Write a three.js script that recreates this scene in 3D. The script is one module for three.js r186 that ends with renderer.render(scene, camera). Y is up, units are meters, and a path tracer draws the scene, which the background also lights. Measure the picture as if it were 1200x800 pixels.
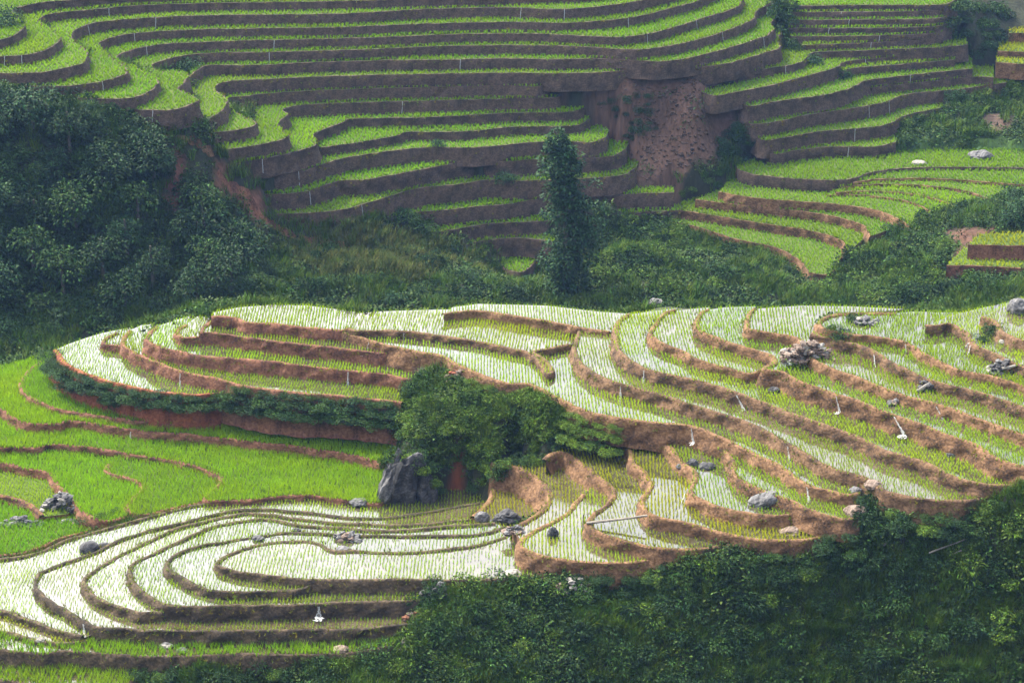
import * as THREE from 'three';
import { mergeGeometries } from 'three/addons/utils/BufferGeometryUtils.js';
import { ImprovedNoise } from 'three/addons/math/ImprovedNoise.js';

// ---------------------------------------------------------------- camera, sky, sun, exposure
const scene = new THREE.Scene();
const CAM_Y = 60, PITCH = 22, FOV = 20;
const camera = new THREE.PerspectiveCamera(FOV, 1200 / 800, 1, 2000);
camera.position.set(0, CAM_Y, 0);
camera.rotation.x = -PITCH * Math.PI / 180;
const EXPOSURE = 1.44;
const SUN_AZ = 47, SUN_EL = 47;            // degrees to the left of straight ahead, degrees above the horizon
const sunDir = new THREE.Vector3(-Math.sin(SUN_AZ * Math.PI / 180) * Math.cos(SUN_EL * Math.PI / 180), Math.sin(SUN_EL * Math.PI / 180), -Math.cos(SUN_AZ * Math.PI / 180) * Math.cos(SUN_EL * Math.PI / 180));
{
  // hazy bright sky: paler towards the horizon, a broad glow of lit haze round the sun
  const W = 256, H = 128, d = new Float32Array(W * H * 4), v = new THREE.Vector3();
  for (let j = 0; j < H; j++) for (let i = 0; i < W; i++) {
    const el = ((j + 0.5) / H - 0.5) * Math.PI, az = ((i + 0.5) / W - 0.5) * 2 * Math.PI;
    v.set(Math.cos(el) * Math.cos(az), Math.sin(el), Math.cos(el) * Math.sin(az));
    const up = Math.max(0, v.y), k = Math.pow(1 - up, 2.2), c = v.dot(sunDir), g = 0.6;
    const hg = (1 - g * g) / Math.pow(1 + g * g - 2 * g * c, 1.5), A = 0.98;
    const o = (j * W + i) * 4;
    d[o] = 0.09 + 0.24 * k + A * hg * 1.0; d[o + 1] = 0.17 + 0.26 * k + A * hg * 0.99; d[o + 2] = 0.38 + 0.26 * k + A * hg * 0.93; d[o + 3] = 1;
  }
  const t = new THREE.DataTexture(d, W, H, THREE.RGBAFormat, THREE.FloatType);
  t.mapping = THREE.EquirectangularReflectionMapping; t.magFilter = t.minFilter = THREE.LinearFilter; t.needsUpdate = true;
  scene.background = t; scene.environment = t;
}
const sun = new THREE.DirectionalLight(new THREE.Color(1, 0.91, 0.74), 5.0);
sun.position.copy(sunDir).multiplyScalar(200).add(new THREE.Vector3(0, 0, -130));
sun.target.position.set(0, 0, -130); scene.add(sun, sun.target);
sun.castShadow = true; sun.shadow.mapSize.set(4096, 4096); sun.shadow.radius = 3;
Object.assign(sun.shadow.camera, { left: -90, right: 90, top: 90, bottom: -90, near: 20, far: 450 });
scene.fog = new THREE.FogExp2(new THREE.Color(0.30, 0.52, 1.0), 0.00018);

// ---------------------------------------------------------------- helpers
let seed = 7;
const rnd = () => { seed |= 0; seed = seed + 0x6D2B79F5 | 0; let t = Math.imul(seed ^ seed >>> 15, 1 | seed); t = t + Math.imul(t ^ t >>> 7, 61 | t) ^ t; return ((t ^ t >>> 14) >>> 0) / 4294967296; };
const rr = (a, b) => a + (b - a) * rnd();
const clamp = (x, a, b) => Math.min(b, Math.max(a, x));
const sstep = (a, b, x) => { const t = clamp((x - a) / (b - a), 0, 1); return t * t * (3 - 2 * t); };
const PN = new ImprovedNoise();
const n3 = (x, y, z) => PN.noise(x, y, z);
const fbm = (x, y, z, o = 4) => { let s = 0, a = 0.5; for (let i = 0; i < o; i++) { s += a * n3(x, y, z + i * 7.3); x *= 2.03; y *= 2.03; z *= 2.03; a *= 0.5; } return s; };
const FPX = 400 / Math.tan(FOV / 2 * Math.PI / 180), SP = Math.sin(PITCH * Math.PI / 180), CP = Math.cos(PITCH * Math.PI / 180);
const ray = (u, v) => { const x = (u - 600) / FPX, y = -(v - 400) / FPX; return [x, y * CP - SP, -y * SP - CP]; };
const at = (u, v, h) => { const [x, y, z] = ray(u, v), t = (h - CAM_Y) / y; return [x * t, h, z * t]; };       // the point of height h seen at a pixel
const atD = (u, v, d) => { const [x, y, z] = ray(u, v), t = -d / z; return [x * t, CAM_Y + y * t, -d]; };      // the point at ground distance d
const counts = {};
const numbered = (name) => { const k = counts[name] = (counts[name] ?? -1) + 1; return k ? `${name}_${String(k).padStart(3, '0')}` : name; };
function shade(o) { o.traverse((m) => { if (m.isMesh) { m.castShadow = true; m.receiveShadow = true; } }); return o; }
function thing(o, name, label, category, group) { o.name = numbered(name); o.userData = { label, category }; if (group) o.userData.group = group; scene.add(shade(o)); return o; }
function structure(o, name) { o.name = numbered(name); o.userData = { kind: 'structure' }; scene.add(shade(o)); return o; }
function part(parent, name, geo, mat, kind) { const m = new THREE.Mesh(geo, mat); m.name = name; if (kind) m.userData.kind = kind; parent.add(m); return m; }
function geoFrom(pos, idx, uv, col) {
  const g = new THREE.BufferGeometry();
  g.setAttribute('position', new THREE.Float32BufferAttribute(pos, 3));
  if (uv) g.setAttribute('uv', new THREE.Float32BufferAttribute(uv, 2));
  if (col) g.setAttribute('color', new THREE.Float32BufferAttribute(col, 3));
  g.setIndex(idx); g.computeVertexNormals(); return g;
}
// tiling value noise for the textures
function tileNoise(size, cells, oct, sd) {
  const out = new Float32Array(size * size), hsh = (x, y, p, o) => { let h = (x % p + p) % p * 374761393 + (y % p + p) % p * 668265263 + (sd + o * 97) * 2147483; h = Math.imul(h ^ h >>> 13, 1274126177); return ((h ^ h >>> 16) >>> 0) / 4294967296; };
  let amp = 0.5, tot = 0;
  for (let o = 0; o < oct; o++) {
    const p = cells << o;
    for (let j = 0; j < size; j++) for (let i = 0; i < size; i++) {
      const x = i / size * p, y = j / size * p, xi = Math.floor(x), yi = Math.floor(y), fx = sstep(0, 1, x - xi), fy = sstep(0, 1, y - yi);
      const a = hsh(xi, yi, p, o), b = hsh(xi + 1, yi, p, o), c = hsh(xi, yi + 1, p, o), e = hsh(xi + 1, yi + 1, p, o);
      out[j * size + i] += amp * (a + (b - a) * fx + (c - a) * fy + (a - b - c + e) * fx * fy);
    }
    tot += amp; amp *= 0.62;
  }
  for (let i = 0; i < out.length; i++) out[i] /= tot;
  return out;
}
function tex(size, fn, srgb = true) {
  const d = new Uint8Array(size * size * 4);
  for (let i = 0; i < size * size; i++) { const c = fn(i); d[i * 4] = clamp(c[0], 0, 1) * 255; d[i * 4 + 1] = clamp(c[1], 0, 1) * 255; d[i * 4 + 2] = clamp(c[2], 0, 1) * 255; d[i * 4 + 3] = 255; }
  const t = new THREE.DataTexture(d, size, size); t.wrapS = t.wrapT = THREE.RepeatWrapping; t.magFilter = THREE.LinearFilter; t.minFilter = THREE.LinearMipmapLinearFilter; t.generateMipmaps = true;
  if (srgb) t.colorSpace = THREE.SRGBColorSpace; t.needsUpdate = true; return t;
}
const NA = tileNoise(512, 6, 6, 3), NB = tileNoise(512, 24, 4, 11), NC = tileNoise(512, 3, 3, 29);
const lin2s = (x) => x <= 0.0031308 ? 12.92 * x : 1.055 * Math.pow(x, 1 / 2.4) - 0.055;
const mixTex = (dark, mid, light, cA = 1) => tex(512, (i) => {
  const a = clamp((NA[i] - 0.5) * 2.6 * cA + 0.5, 0, 1), b = NB[i], c = clamp((NC[i] - 0.5) * 3 + 0.5, 0, 1);
  const t = clamp(0.45 * a + 0.55 * (b - 0.5) * 2.2 + 0.2 * c + 0.18, 0, 1);
  return [0, 1, 2].map((k) => lin2s(t < 0.5 ? dark[k] + (mid[k] - dark[k]) * t * 2 : mid[k] + (light[k] - mid[k]) * (t - 0.5) * 2));
});
const bumpTex = tex(512, (i) => { const t = 0.6 * NA[i] + 0.4 * NB[i]; return [t, t, t]; }, false);
const rippleTex = tex(512, (i) => { const t = 0.5 * NB[i] + 0.5 * NA[i]; return [t, t, t]; }, false);

// ---------------------------------------------------------------- materials
const soilMat = (d, m, l) => new THREE.MeshStandardMaterial({ map: mixTex(d, m, l), bumpMap: bumpTex, bumpScale: 0.09, roughness: 0.96 });
const SOIL = {
  brown: soilMat([0.03, 0.016, 0.008], [0.118, 0.063, 0.03], [0.235, 0.135, 0.072]),
  olive: soilMat([0.018, 0.012, 0.007], [0.06, 0.04, 0.022], [0.14, 0.094, 0.052]),
  tan: soilMat([0.036, 0.018, 0.008], [0.14, 0.07, 0.031], [0.27, 0.15, 0.076]),
  red: soilMat([0.04, 0.015, 0.009], [0.15, 0.06, 0.032], [0.27, 0.125, 0.068]),
  deep: soilMat([0.06, 0.016, 0.008], [0.19, 0.05, 0.02], [0.3, 0.1, 0.045]),
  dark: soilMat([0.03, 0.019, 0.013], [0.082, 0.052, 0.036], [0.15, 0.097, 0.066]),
};
const waterMat = new THREE.MeshPhysicalMaterial({ name: 'paddy_water', map: mixTex([0.035, 0.03, 0.016], [0.06, 0.052, 0.03], [0.09, 0.078, 0.048]), roughness: 0.06, ior: 1.7, clearcoat: 1, clearcoatRoughness: 0.03, bumpMap: rippleTex, bumpScale: 0.004 });
const waterMat2 = waterMat.clone(); waterMat2.map = mixTex([0.05, 0.038, 0.02], [0.085, 0.066, 0.038], [0.12, 0.096, 0.06]); waterMat2.roughness = 0.11;
const mudMat = new THREE.MeshPhysicalMaterial({ map: mixTex([0.05, 0.075, 0.015], [0.075, 0.11, 0.02], [0.10, 0.13, 0.03]), roughness: 1, specularIntensity: 0.2, bumpMap: bumpTex, bumpScale: 0.03 });
const bushMat = (r, g, b) => new THREE.MeshPhysicalMaterial({ color: new THREE.Color().setRGB(r, g, b), roughness: 0.65, specularIntensity: 0.22, side: THREE.DoubleSide, vertexColors: true });
const leafMat = (r, g, b, tr = 0.3) => new THREE.MeshPhysicalMaterial({ color: new THREE.Color().setRGB(r, g, b), roughness: 1, transmission: tr, thickness: 0, side: THREE.DoubleSide, vertexColors: true, specularIntensity: 0.1 });
const riceMat = { lush: leafMat(0.20, 0.36, 0.008, 0.45), pale: leafMat(0.29, 0.42, 0.01, 0.5), gold: leafMat(0.34, 0.39, 0.01, 0.5) };
const grassMat = leafMat(0.12, 0.165, 0.016, 0.3), greenGrassMat = bushMat(0.06, 0.13, 0.012), meadowMat = bushMat(0.075, 0.115, 0.028);
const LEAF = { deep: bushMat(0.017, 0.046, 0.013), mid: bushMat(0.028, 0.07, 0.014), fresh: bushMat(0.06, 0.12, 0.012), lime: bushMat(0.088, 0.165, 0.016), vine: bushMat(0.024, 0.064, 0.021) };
const barkMat = new THREE.MeshStandardMaterial({ map: mixTex([0.05, 0.04, 0.03], [0.11, 0.09, 0.07], [0.2, 0.17, 0.14]), bumpMap: bumpTex, bumpScale: 0.05, roughness: 0.95 });
const woodMat = new THREE.MeshStandardMaterial({ map: mixTex([0.09, 0.075, 0.06], [0.2, 0.17, 0.14], [0.33, 0.29, 0.24]), bumpMap: bumpTex, bumpScale: 0.02, roughness: 0.9 });
const palewoodMat = new THREE.MeshStandardMaterial({ map: mixTex([0.12, 0.11, 0.095], [0.22, 0.2, 0.17], [0.34, 0.31, 0.27]), roughness: 0.85 });
const rockMat = (d, m, l) => new THREE.MeshStandardMaterial({ map: mixTex(d, m, l, 1.4), bumpMap: bumpTex, bumpScale: 0.06, roughness: 0.9 });
const ROCK = { grey: rockMat([0.035, 0.034, 0.036], [0.09, 0.087, 0.09], [0.2, 0.19, 0.19]), dark: rockMat([0.012, 0.012, 0.014], [0.034, 0.033, 0.036], [0.11, 0.105, 0.11]), pale: rockMat([0.1, 0.088, 0.078], [0.22, 0.2, 0.18], [0.36, 0.33, 0.3]), tan: rockMat([0.05, 0.034, 0.026], [0.14, 0.096, 0.072], [0.28, 0.21, 0.17]) };
const foamMat = new THREE.MeshPhysicalMaterial({ color: new THREE.Color().setRGB(0.6, 0.62, 0.62), roughness: 0.35, transmission: 0.45, thickness: 0, side: THREE.DoubleSide, bumpMap: rippleTex, bumpScale: 0.03 });

// ---------------------------------------------------------------- terraces: rims read off the photograph as [u, v] with the level of each paddy in metres
const RIM = {
  TA: [[-40, 56], [0, 47], [15, 42], [27, 33], [25, 24], [15, 11], [50, 3], [85, 0], [150, -5], [300, -10], [500, -14], [700, -22], [800, -42]],
  TB: [[-40, 68], [0, 66], [25, 65], [50, 60], [65, 51], [71, 44], [62, 35], [45, 24], [57, 17], [100, 12], [150, 7.5], [200, 5], [300, 3], [375, 2], [487, -1], [600, -4], [700, -8], [750, -15], [800, -28]],
  TC: [[-40, 88], [0, 86], [45, 85], [75, 80], [95, 75], [102, 65], [100, 58], [85, 47], [86, 37], [100, 30], [115, 26], [175, 21], [250, 18], [300, 17.5], [400, 16], [500, 11], [600, 9], [650, 11], [700, 8], [750, 1], [800, -12], [840, -28]],
  TD: [[-10, 103], [30, 101], [75, 101], [112, 97], [140, 90], [150, 85], [147, 80], [130, 67], [116, 54], [117, 49], [140, 42], [160, 39], [225, 35], [300, 33.5], [400, 32], [500, 28], [600, 26], [662, 27], [712, 24], [750, 19], [790, 9], [820, 1], [850, -12]],
  TE: [[90, 115], [112, 116], [150, 115], [170, 110], [183, 100], [186, 94], [165, 82], [140, 72], [137, 66], [160, 57], [190, 52], [250, 49], [300, 47.5], [425, 44.5], [525, 40.5], [600, 39.5], [640, 40], [680, 42], [720, 43.5], [748, 42], [790, 32], [825, 21], [850, 14], [865, 8], [872, -4]],
  TF: [[165, 129], [200, 129], [225, 122], [233, 118], [225, 112], [209, 105], [217, 95], [220, 87], [205, 83], [190, 84], [179, 80], [178, 76], [190, 71], [212, 66], [250, 62], [300, 61.5], [400, 59], [500, 55], [600, 53], [690, 55], [720, 57.5], [752, 58], [800, 51], [837, 41], [870, 29], [884, 22], [887, 13], [902, 4], [910, -6]],
  TG: [[222, 90], [232, 82], [242, 77], [300, 76.5], [375, 73], [450, 71], [525, 70], [600, 68.5], [650, 70], [700, 68.5], [740, 70.5], [765, 72], [790, 71], [825, 64], [862, 54], [900, 41], [907, 34], [904, 27], [915, 15], [925, 5]],
  TH: [[205, 145], [240, 140], [260, 130], [266, 119], [262, 112], [253, 106], [256, 98], [275, 95], [300, 93.5], [400, 89], [500, 87], [600, 85.5], [675, 86], [750, 82], [790, 80], [817, 79], [850, 75], [900, 61], [913, 57], [912, 45], [920, 35]],
  TI: [[218, 159], [265, 154], [297, 148], [299, 143], [285, 136], [275, 130], [267, 121], [270, 114], [288, 113], [300, 111], [375, 106], [475, 103], [600, 100.5], [630, 101.5], [648, 96]],
  TIr: [[800, 93], [816, 96.5], [845, 91], [870, 86], [900, 80.5], [925, 77], [940, 72], [948, 66], [952, 62], [1025, 59], [1120, 54], [1135, 52]],
  TJ: [[248, 177], [290, 172], [325, 165], [338, 160], [329, 151], [327, 143], [337, 134], [332, 128], [355, 123.5], [400, 121], [475, 119], [600, 115.5], [648, 114.5], [666, 108]],
  TJr: [[822, 108], [838, 112.5], [860, 108.5], [900, 101], [950, 88], [982, 78.5], [986, 74.5], [1000, 71], [1050, 67], [1118, 62]],
  TJs: [[988, 84], [1000, 80], [1050, 76], [1120, 70]],
  TK: [[268, 192], [310, 186], [340, 179], [368, 171], [371, 165], [367, 158], [385, 150], [403, 143], [404, 140], [425, 139], [500, 137.5], [600, 132.5], [672, 131], [690, 124]],
  TKr: [[862, 119], [878, 124.5], [905, 120], [937, 115], [975, 110], [1005, 100], [1013, 95], [1050, 90], [1125, 82], [1140, 81]],
  TKs: [[1022, 103], [1075, 97], [1150, 90], [1165, 91]],
  TL: [[375, 173], [385, 172], [425, 166], [470, 158], [475, 155], [500, 155], [550, 154], [600, 149], [674, 147], [691, 140]],
  TLr: [[864, 138], [880, 145], [905, 143.5], [950, 134], [1000, 127], [1040, 119], [1062, 111], [1120, 105], [1180, 97]],
  TM: [[288, 209], [345, 202], [387, 190], [405, 185], [430, 181], [475, 175], [507, 172.5], [540, 173.5], [575, 171.5], [625, 167], [667, 166], [692, 167.5], [710, 161]],
  TMr: [[882, 157], [896, 165], [912, 163], [962, 154], [1000, 151], [1040, 146], [1060, 136], [1105, 126]],
  TN: [[300, 229], [357, 225], [400, 212], [425, 211], [450, 207], [487, 200], [532, 192], [562, 188.5], [595, 189.5], [630, 186.5], [670, 186], [718, 183], [733, 175]],
  TNr: [[890, 174], [908, 181], [930, 177], [975, 172], [1025, 172], [1050, 167]],
  TO: [[310, 251], [362, 250], [405, 245], [428, 239], [470, 226], [495, 220], [537, 216], [575, 211], [602, 212], [630, 211.5], [675, 210], [730, 205], [745, 197]],
  TP: [[365, 267], [412, 262], [450, 256], [480, 250], [515, 247], [562, 242], [600, 239], [628, 234], [650, 232], [690, 230], [752, 227], [790, 226]],
  TQ: [[500, 275], [527, 270], [575, 262], [625, 260], [690, 252], [750, 249], [795, 247]],
  TR: [[545, 287], [567, 282], [600, 279], [630, 281], [650, 284]],
};
const rev = (k, x0 = -1e9, x1 = 1e9, dy = -1) => RIM[k].filter((p) => p[0] >= x0 && p[0] <= x1).map(([x, y]) => [x, y + dy]).reverse();
const slabs = [], slabBy = {};
const FARL = ['narrow strip of light green rice above a dark bank on the far hillside', 'rice terraces on the far hillside'];
const DEF = [];
const D = (key, h, rim, back, o = {}) => DEF.push({ key, h, rim, back, ...o });
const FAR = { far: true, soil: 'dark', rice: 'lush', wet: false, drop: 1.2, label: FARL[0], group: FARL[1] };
D('TA', 19.6, RIM.TA, [[800, -70], [-40, -30]], FAR);
D('TB', 18.75, RIM.TB, rev('TA'), FAR);
D('TC', 17.9, RIM.TC, rev('TB'), FAR);
D('TD', 16.85, RIM.TD, rev('TC', -20), FAR);
D('TE', 15.95, RIM.TE, rev('TD', 60), FAR);
D('TF', 15.05, RIM.TF, rev('TE', 110), FAR);
D('TG', 14.1, RIM.TG, [...rev('TF', 250), [235, 66], [224, 78]], FAR);
D('TH', 13.05, RIM.TH, [...rev('TG', 240), [226, 92], [214, 106], [228, 114], [224, 121], [200, 128]], FAR);
D('TI', 11.85, RIM.TI, [[651, 88], ...rev('TH', 262, 600), [250, 98], [247, 107], [256, 114], [258, 121], [250, 130], [210, 143]], FAR);
D('TIr', 11.6, RIM.TIr, [[1130, 40], [1107, 38], [1000, 45], [935, 44], [915, 52], [900, 58], [850, 72], [825, 78], [800, 84]], FAR);
D('TJ', 10.75, RIM.TJ, [[669, 99], [648, 95], ...rev('TI', 290, 600), [280, 110], [262, 114], [262, 122], [270, 132], [290, 141], [290, 147], [240, 157]], FAR);
D('TJr', 10.8, RIM.TJr, [[1118, 50], [1025, 55], [955, 58], [952, 66], [940, 70], [900, 78], [845, 89], [822, 98]], FAR);
D('TJs', 10.3, RIM.TJs, [[1122, 58], [1050, 63], [1000, 68], [985, 76], [978, 80]], FAR);
D('TK', 9.55, RIM.TK, [[693, 116], [672, 108], ...rev('TJ', 340, 600), [328, 124], [322, 144], [324, 152], [331, 159], [320, 164], [262, 173]], FAR);
D('TKr', 9.5, RIM.TKr, [[1140, 66], [1050, 72], [1000, 76], [984, 82], [950, 86], [880, 104], [862, 110]], FAR);
D('TKs', 8.7, RIM.TKs, [[1165, 76], [1120, 79], [1050, 86], [1020, 92], [1012, 100]], FAR);
D('TL', 8.6, RIM.TL, [[694, 131], [684, 124], ...rev('TK', 404, 600), [395, 141], [362, 155], [364, 164]], FAR);
D('TLr', 7.9, RIM.TLr, [[1180, 80], [1150, 86], [1050, 94], [1012, 100], [975, 107], [900, 118], [880, 123], [864, 129]], FAR);
D('TM', 7.75, RIM.TM, [[714, 152], [692, 141], ...rev('TL', 380, 600), [368, 170], [340, 177], [290, 187]], FAR);
D('TMr', 6.6, RIM.TMr, [[1110, 108], [1062, 108], [1000, 124], [900, 141], [882, 146]], FAR);
D('TN', 6.3, RIM.TN, [[737, 167], [715, 162], ...rev('TM', 300, 667)], FAR);
D('TNr', 5.3, RIM.TNr, [[1055, 150], [1000, 148], [920, 158], [890, 166]], FAR);
D('TO', 4.8, RIM.TO, [[749, 190], [725, 182], ...rev('TN', 310, 670)], FAR);
D('TP', 3.0, RIM.TP, [[790, 220], [740, 219], [700, 212], ...rev('TO', 365, 675)], FAR);
D('TQ', 1.5, RIM.TQ, [[795, 241], [752, 240], [715, 236], ...rev('TP', 515, 690)], FAR);
D('TR', 0.2, RIM.TR, [[650, 262], [560, 268]], FAR);
D('TS', -1.7, [[582, 300], [586, 309], [595, 317], [609, 320], [622, 313], [629, 304]], [[622, 296], [595, 294]], { ...FAR, label: 'small isolated patch of bright rice in the ravine beside the tall vine-covered tree', group: null });
// thin terraces of the hollow at the far right
[[[912, 7], [1025, 6], [1108, 5], [1122, -3]], [[915, 14.5], [1000, 14], [1108, 11], [1124, 3]], [[925, 24], [1000, 23], [1103, 21], [1118, 13]], [[925, 33], [1000, 33], [1102, 30], [1118, 22]], [[927, 43], [1012, 42], [1102, 38], [1118, 29]], [[940, 53], [1000, 51], [1090, 46], [1108, 41]]]
  .forEach((rim, i) => D('U' + i, [15.4, 14.85, 14.2, 13.5, 12.85, 12.2][i], rim, rim.map(([x, y]) => [x, y - 11]).reverse(), { ...FAR, drop: 0.6, label: 'thin terrace strip high in the hazy hollow beyond the terraced ridge', group: 'thin terraces in the far hollow' }));
// small terraces behind the bushes at the far right
[[[1183, 39], [1210, 39], [1260, 40]], [[1170, 60], [1200, 61], [1260, 62]], [[1168, 73], [1200, 75], [1260, 76]]].forEach((rim, i) => D('W' + i, [11.5, 10.4, 9.75][i], rim, rim.map(([x, y]) => [x, y - 16]).reverse(), { ...FAR, drop: 1.1, soil: 'tan', rice: 'gold', label: 'small yellowish terrace with tan bank at the edge of the far bushes', group: 'small yellowish terraces at the far edge' }));
// terraces of the bowl across the ravine, right
const BOWL = { far: true, soil: 'tan', rice: 'lush', wet: false, drop: 0.9, label: 'curved green rice terrace with brown bank in the bowl across the ravine', group: 'green terraces in the bowl across the ravine' };
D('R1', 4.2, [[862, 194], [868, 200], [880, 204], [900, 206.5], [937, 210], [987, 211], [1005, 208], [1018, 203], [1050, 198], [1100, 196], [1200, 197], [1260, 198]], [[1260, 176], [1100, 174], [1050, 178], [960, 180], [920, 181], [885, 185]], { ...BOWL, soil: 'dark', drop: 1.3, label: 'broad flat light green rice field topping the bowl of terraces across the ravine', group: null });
D('Ra', 3.9, [[1000, 214], [1020, 211], [1075, 209], [1125, 211], [1175, 215], [1260, 220]], [[1260, 195], [1100, 193], [1050, 194], [1015, 200]], { ...BOWL, drop: 0.35 });
D('Rb', 3.65, [[985, 219], [1035, 216], [1100, 219], [1137, 225], [1160, 234]], [[1260, 225], [1175, 211], [1075, 205], [1000, 208]], { ...BOWL, drop: 0.35 });
D('Rc', 3.4, [[980, 226], [1015, 224], [1060, 226], [1100, 234], [1126, 245]], [[1165, 230], [1137, 220], [1100, 214], [1035, 211], [985, 214]], { ...BOWL, drop: 0.35 });
D('Rd', 3.22, [[970, 229], [1000, 228], [1060, 235], [1080, 242], [1100, 254]], [[1130, 242], [1100, 229], [1060, 221], [980, 220]], { ...BOWL, drop: 0.3 });
D('R2', 3.05, [[842, 225], [870, 230], [900, 233.5], [975, 239], [1025, 246], [1050, 255], [1066, 265]], [[1105, 250], [1080, 237], [1060, 230], [1000, 222], [937, 208], [900, 204], [868, 200]], BOWL);
D('R3', 2.25, [[815, 234], [875, 241], [950, 249], [987, 256], [1012, 265], [1020, 277]], [[1068, 260], [1050, 250], [1025, 241], [975, 235], [900, 229], [845, 221]], BOWL);
D('R4', 1.45, [[785, 245], [825, 251], [887, 261], [950, 271], [975, 277], [990, 286], [986, 302]], [[1022, 272], [1012, 261], [987, 252], [950, 245], [875, 237], [815, 230]], BOWL);
D('R5', 0.65, [[752, 253], [812, 265], [862, 280], [912, 291], [937, 305], [950, 320], [968, 322], [984, 312]], [[990, 298], [990, 282], [975, 273], [950, 267], [887, 257], [825, 247], [785, 241]], BOWL);
D('S1', 5.7, [[1135, 287], [1180, 288], [1260, 290]], [[1260, 272], [1150, 274]], { far: true, soil: 'red', rice: 'gold', drop: 1.1, label: 'upper of two small yellow-green terraces on red earth among the bushes', group: null });
D('S2', 4.5, [[1110, 311], [1150, 312], [1260, 318]], [[1260, 292], [1130, 290]], { far: true, soil: 'red', rice: 'gold', drop: 1.1, label: 'lower of two small yellow-green terraces on red earth among the bushes', group: null });
// the spur: right-hand slope
const SLOPE = { soil: 'tan', rice: 'pale', wet: true, drop: 0.75, label: 'flooded rice terrace with a bare brown bank on the slope round the stone pile', group: 'flooded terraces on the brown-banked slope' };
D('Lj', 15.85, [[1150, 372], [1165, 378], [1172, 390], [1190, 398], [1260, 420]], [[1260, 342], [1195, 350]], SLOPE);
D('Li', 15.3, [[1085, 384], [1100, 384], [1110, 381], [1132, 391], [1138, 404], [1150, 410], [1165, 416], [1200, 432], [1260, 450]], [[1260, 385], [1180, 380], [1190, 353], [1150, 361], [1110, 371]], SLOPE);
D('Lg', 14.8, [[1050, 367], [1010, 367], [985, 368], [968, 372], [958, 380], [965, 387], [990, 392], [1060, 402], [1080, 415], [1125, 435], [1162, 443], [1200, 455], [1260, 474]], [[1260, 420], [1175, 412], [1140, 400], [1130, 385], [1150, 366], [1110, 366], [1070, 365]], SLOPE);
D('Lh', 14.4, [[950, 392], [985, 402], [1005, 406], [1027, 416], [1040, 425], [1085, 445], [1107, 452], [1150, 463], [1200, 480], [1260, 500]], [[1260, 462], [1200, 450], [1162, 437], [1125, 430], [1080, 410], [1060, 398], [990, 388], [960, 384]], SLOPE);
D('Lf', 13.85, [[882, 362], [876, 368], [873, 380], [875, 387], [900, 391], [932, 397], [940, 410], [950, 422], [965, 430], [1010, 447], [1050, 462], [1075, 470], [1105, 478], [1150, 494], [1200, 512], [1260, 532]], [[1260, 490], [1200, 474], [1150, 458], [1085, 440], [1040, 420], [1005, 400], [985, 394], [955, 386], [990, 366], [1050, 364], [1060, 362], [1000, 359], [940, 358]], SLOPE);
D('Ld', 13.3, [[828, 363], [820, 367], [815, 378], [816, 386], [825, 392], [850, 402], [880, 411], [903, 419], [905, 426], [893, 433], [915, 438], [940, 450], [990, 467], [1045, 487], [1085, 502], [1145, 525], [1165, 538], [1200, 550], [1260, 568]], [[1260, 526], [1200, 506], [1105, 472], [1050, 457], [1010, 442], [960, 422], [935, 393], [900, 387], [880, 382], [882, 366], [886, 359], [850, 360]], SLOPE);
D('Lc', 12.75, [[790, 364], [777, 368], [762, 388], [761, 394], [770, 402], [795, 412], [820, 425], [850, 432], [880, 440], [893, 436]], [[900, 422], [850, 398], [822, 388], [820, 374], [832, 360]], SLOPE);
D('Lb', 12.3, [[735, 369], [723, 377], [720, 390], [723, 412], [740, 426], [760, 435], [810, 446], [862, 462], [900, 476], [950, 495], [1000, 512], [1040, 531], [1080, 542], [1112, 559], [1140, 568], [1160, 572], [1185, 571], [1205, 573], [1260, 584]], [[1260, 560], [1200, 545], [1165, 535], [1145, 520], [1085, 497], [1045, 482], [990, 462], [940, 445], [900, 425], [880, 430], [850, 424], [820, 416], [795, 403], [770, 395], [768, 385], [794, 361], [760, 365]], SLOPE);
D('La', 11.65, [[678, 388], [673, 400], [672, 415], [682, 431], [705, 444], [727, 452], [775, 465], [820, 480], [875, 497], [922, 521], [975, 551], [1015, 562], [1030, 574], [1055, 582], [1083, 587], [1120, 589], [1147, 587], [1160, 577]], [[1157, 563], [1112, 552], [1080, 535], [1040, 523], [995, 506], [950, 488], [900, 470], [862, 456], [810, 440], [760, 428], [738, 418], [728, 408], [726, 390], [738, 366], [715, 384], [690, 386]], SLOPE);
D('Lk', 11.85, [[520, 370], [535, 367], [560, 366], [600, 372], [650, 380], [690, 387], [714, 390]], [[735, 378], [745, 368], [700, 365], [640, 358], [560, 356], [530, 360]], { ...SLOPE, drop: 0.7 });
D('Ln', 11.35, [[405, 386], [415, 389], [472, 390], [520, 396], [560, 402], [595, 410], [617, 415], [632, 427], [642, 440], [649, 437], [640, 422], [628, 413], [645, 410], [668, 405]], [[690, 385], [640, 370], [560, 362], [500, 363], [440, 365], [420, 367]], { ...SLOPE, drop: 0.5 });
D('P0', 11.0, [[400, 391], [437, 402], [475, 411], [520, 420], [530, 426], [560, 440], [595, 451], [617, 451], [650, 467], [682, 482], [725, 492], [760, 496], [790, 499], [810, 501], [850, 517], [875, 530], [910, 547], [947, 570], [970, 577], [1000, 583], [1014, 576]], [[1030, 564], [1015, 554], [975, 545], [925, 516], [875, 490], [820, 473], [775, 458], [727, 445], [690, 430], [678, 415], [680, 394], [662, 400], [622, 405], [595, 401], [560, 394], [520, 388], [472, 384], [420, 382]], { ...SLOPE, depth: 1.6, drop: 0.75, label: 'long flooded terrace whose rim runs above the leafy thicket and red bank', group: null });
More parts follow.
